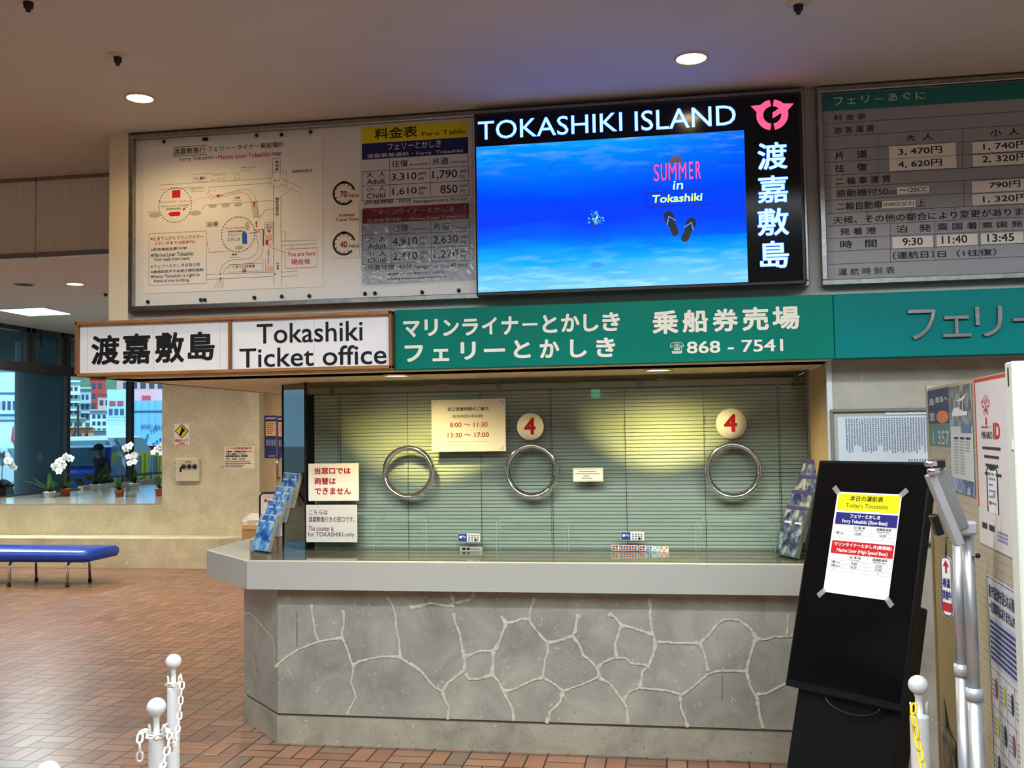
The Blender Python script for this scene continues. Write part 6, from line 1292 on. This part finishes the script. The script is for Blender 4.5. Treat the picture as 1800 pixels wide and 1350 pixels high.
p.build('rubbing_strake', h_)
p = MB(); F.box(p, 233, 704, 330, 684, 1, 8, mat('ship_pink', (236, 176, 186), .5)); up_ = p.build('upper_deck', t)
p = MB(); F.box(p, 249, 704, 265, 694, .6, 1, mat('ship_red', (216, 70, 86), .5)); p.build('red_hatch', up_)
a = Art(Pl(F.pl.P(0, 0, .06), F.u, (0, 0, 1))); a.LAY = .01; SI = flat('ship_ink', (44, 80, 140))
a.T('ZAMAMI・AKA', 247, 752, 281, 746, SI, .02)
for k, ch_ in enumerate('MARINE KERAMA'):
    if ch_ == ' ': continue
    an = math.radians(196 - k * 9.5); cx_, cy_ = a.c((286, 779)); a1_, _ = a.c((258, 779)); R_ = abs(cx_ - a1_); u0_, v0_ = cx_ + R_ * math.cos(an), cy_ + R_ * math.sin(an); vs, fs = glyphs(ch_, .03); s_ = R_ * .17; ro = an - PI / 2
    a.raw([a.pl.P(u0_ + (x - .5) * s_ * .8 * math.cos(ro) - y * s_ * math.sin(ro), v0_ + (x - .5) * s_ * .8 * math.sin(ro) + y * s_ * math.cos(ro), .02 + h_q) for x, y, h_q in vs], fs, SI)
for k in range(3): a.D(270 + 6 * k, 780 - 4 * k, 2.2, SI, 1, 8)
a.build('lettering', h_)
F = Facade(205, 46)
t = thing('ferry', F.base(205), 'white ferry with an orange stripe seen above the person', 'ship')
p = MB(); F.box(p, 187, 812, 224, 745, 0, 4, SHW, True); h_ = p.build('hull', t)
p = MB(); F.box(p, 187, 788, 224, 780, -.05, 0, ORN); p.build('stripe', h_)
p = MB(); F.box(p, 188, 745, 222, 684, .5, 3.5, mat('ship_bluewhite', (180, 212, 232), .5)); wh = p.build('deckhouse', t)
for k in range(2): p = MB(); F.box(p, 192 + 14 * k, 711, 203 + 14 * k, 704, .42, .5, mat('ship_red')); p.build('window', wh)
for k in range(3): p = MB(); F.box(p, 191 + 10 * k, 728, 198 + 10 * k, 718, .44, .5, flat('ship_window', (70, 90, 124))); p.build('window', wh)
p = MB()
for k in range(9): F.box(p, 187 + 4.5 * k, 745, 187.5 + 4.5 * k, 733, -.05, 0, RIB)
F.box(p, 187, 734, 224, 732.6, -.06, 0, RIB); F.box(p, 187, 739, 224, 738, -.06, 0, RIB); p.build('railing', t)
F = Facade(10, 34)
t = thing('ferry', F.base(0), 'white ship superstructure with a red emblem at the left edge', 'ship')
p = MB(); F.box(p, -40, 812, 34, 655, 0, 8, SHW, True); h_ = p.build('hull', t)
for k in range(4): p = MB(); F.box(p, -6 + k * 9.5, 719, k * 9.5, 705, -.05, 0, flat('ship_window')); p.build('window', h_)
p = MB()
for y_ in (690, 728, 738): F.box(p, -40, y_ + 1, 34, y_ - .6, -.06, 0, RIB)
for k in range(9): F.box(p, -8 + k * 5, 738, -7.4 + k * 5, 728, -.06, 0, RIB)
p.build('railing', h_)
a = Art(Pl(F.pl.P(0, 0, .06), F.u, (0, 0, 1))); a.LAY = .01
for k_, pts in enumerate(([(19, 775), (22, 752), (24, 748), (24, 770)], [(25, 778), (26, 756), (28, 752), (29, 776)], [(30, 776), (30, 756), (34, 748), (33, 772)], [(20, 770), (26, 784), (33, 770), (27, 776)])): a.G(pts, flat('emblem_red', (220, 50, 70)), 1 + k_ * .3)
a.build('emblem', h_)
F = Facade(10, 48); p = MB(); F.box(p, -40, 780, 34, 648, 0, 6, SHW, True); F.box(p, -42, 648, 36, 638, -.2, 6.2, mat('roof_blue', (40, 110, 220), .5)); tag(p.build('terminal_shed'), 'white shed with a bright blue roof behind the ship at the left edge', 'building')
# town on the hill
BW = [mat('house_white', (208, 214, 216), .7), mat('house_cream', (204, 202, 190), .7), mat('house_grey', (172, 186, 194), .7), mat('house_orange', (230, 140, 96), .7), mat('house_red', (196, 62, 58), .7), mat('house_pink', (226, 170, 168), .7)]
WIN = mat('house_window', (52, 72, 96), .3)
HILL = mat('hill_green', (96, 120, 92), .9, noise=.3, nscale=.2)
b = MB(); b.prism([(-160, 134, -.1), (-160, 140, 9), (-160, 150, 16), (-160, 159, 18), (-160, 159, -.1)], (190, 0, 0), HILL); struct(b, 'hill')
YH = [54]
def house(x0, y0, x1, y1, m, label, rows, cols, roof=None, bal=False):
    F = Facade((x0 + x1) / 2, YH[0]); YH[0] += 8; w_, h_ = x1 - x0, y0 - y1
    t = thing('house', F.base((x0 + x1) / 2), label, 'building', 'hillside town beyond the harbour')
    p = MB(); F.box(p, x0, y0, x1, y1, 0, 5, m, True); p.build('wall', t)
    p = MB(); F.box(p, x0 - w_ * .02, y1, x1 + w_ * .02, y1 - h_ * .05, -.3, 5.2, roof or m); p.build('roof', t)
    for r in range(rows):
        for c_ in range(cols):
            x = x0 + w_ * (.12 + .80 * c_ / cols); y = y0 - h_ * (.14 + .84 * r / rows); p = MB(); F.box(p, x, y, x + w_ * .5 / cols, y - h_ * .42 / rows, -.06, .02, WIN); p.build('window', t)
        if bal: p = MB(); y = y0 - h_ * (.02 + .84 * r / rows); F.box(p, x0, y, x1, y - h_ * .10 / rows * 2, -.7, 0, m); p.build('balcony', t)
house(120, 775, 163, 752, BW[3], 'orange quayside shed behind the long white quay wall', 1, 3, BW[3])
house(163, 782, 187, 757, BW[2], 'grey quayside office beside the orange shed', 1, 3, BW[0])
house(118, 764, 150, 736, BW[1], 'cream low house above the orange shed roof', 2, 3)
house(158, 765, 192, 722, BW[0], 'white stepped house in the middle of the hillside', 3, 3, BW[2])
house(120, 737, 141, 672, BW[0], 'white hillside apartment block with four rows of windows, left of the mullion', 4, 2, None, True)
house(141, 745, 160, 684, BW[2], 'grey-white hillside house right of the apartment block', 3, 2, None, True)
house(172, 735, 198, 694, BW[5], 'pink hillside house under the red building', 2, 2, BW[4])
house(158, 726, 186, 664, BW[4], 'red hillside building near the top of the window', 3, 2, BW[4])
house(205, 735, 300, 660, BW[5], 'pink building behind the lettered ferry', 3, 5, BW[4])
F = Facade(150, 52); p = MB(); F.box(p, 112, 790, 187, 771, 0, .6, SHW, True); tag(p.build('quay_wall'), 'long white quay wall in front of the orange shed', 'wall')
for k in range(3):
    F = Facade((126, 146, 166)[k], 37 + 2.5 * k); x = (126, 146, 166)[k]; q = F.base(x); zt_ = F.pl.uv(x, 793)[1]; L = 2.2; B3 = lambda a_, b_, z_: q + F.u * a_ + F.d * b_ + V3((0, 0, z_ + .04))
    t = thing('boat', q, 'small white boat on the quay before the white wall, ' + ('nearest', 'middle', 'farthest')[k] + ' of three', 'boat', 'small boats in the harbour')
    p = MB(); p.prism([B3(-L / 2, -.6, zt_ - .5), B3(L * .3, -.6, zt_ - .5), B3(L * .55, 0, zt_ - .4), B3(L * .3, .6, zt_ - .5), B3(-L / 2, .6, zt_ - .5)], (0, 0, .45), SHW); p.obox(B3(0, 0, (zt_ - .5) / 2), F.u * .8, F.d * .4, V3((0, 0, (zt_ - .5) / 2)), flat('boat_keel', (90, 120, 150))); p.build('hull', t)
    p = MB(); p.obox(B3(-.1, 0, zt_ + .2), F.u * .4, F.d * .4, V3((0, 0, .25)), BW[k % 3]); p.build('cabin', t); p = MB(); p.tube([B3(-.3, 0, zt_ + .4), B3(-.3, 0, zt_ + 1.0)], .03, DARKMETAL, 6); p.build('mast', t)
q = onY(137, 770, 31); p = MB(); p.tube([(q.x, q.y, -.04), (q.x, q.y, onY(137, 712, 31).z)], .04, DARKMETAL, 8); tag(p.build('light_pole'), 'thin dark pole in front of the hillside houses', 'pole')
q = onX(266, 820, -14.5); p = MB(); p.tube([(q.x, q.y, -.04), (q.x, q.y, onX(266, 800, -14.5).z)], .04, SHW, 8); tag(p.build('white_post'), 'thin white post in front of the red car', 'pole')
# green exit sign at the far end of the hall behind the camera
q = onY(1047, 692, 2 * YG + 6.56); t = thing('exit_sign', (q.x, -6.6, q.z), 'lit green exit sign hanging in the hall behind the photographer', 'sign'); p = MB(); p.box(q.x - .08, q.x + .08, -6.6, -6.56, q.z - .08, q.z + .08, mat('exit_green', (40, 200, 160), .4, emit=7)); p.build('panel', t); p = MB(); p.box(q.x - .01, q.x + .01, -6.59, -6.57, q.z + .08, ZA, DARKMETAL); p.build('hanger', t)
bpy.data.objects.remove(_to)
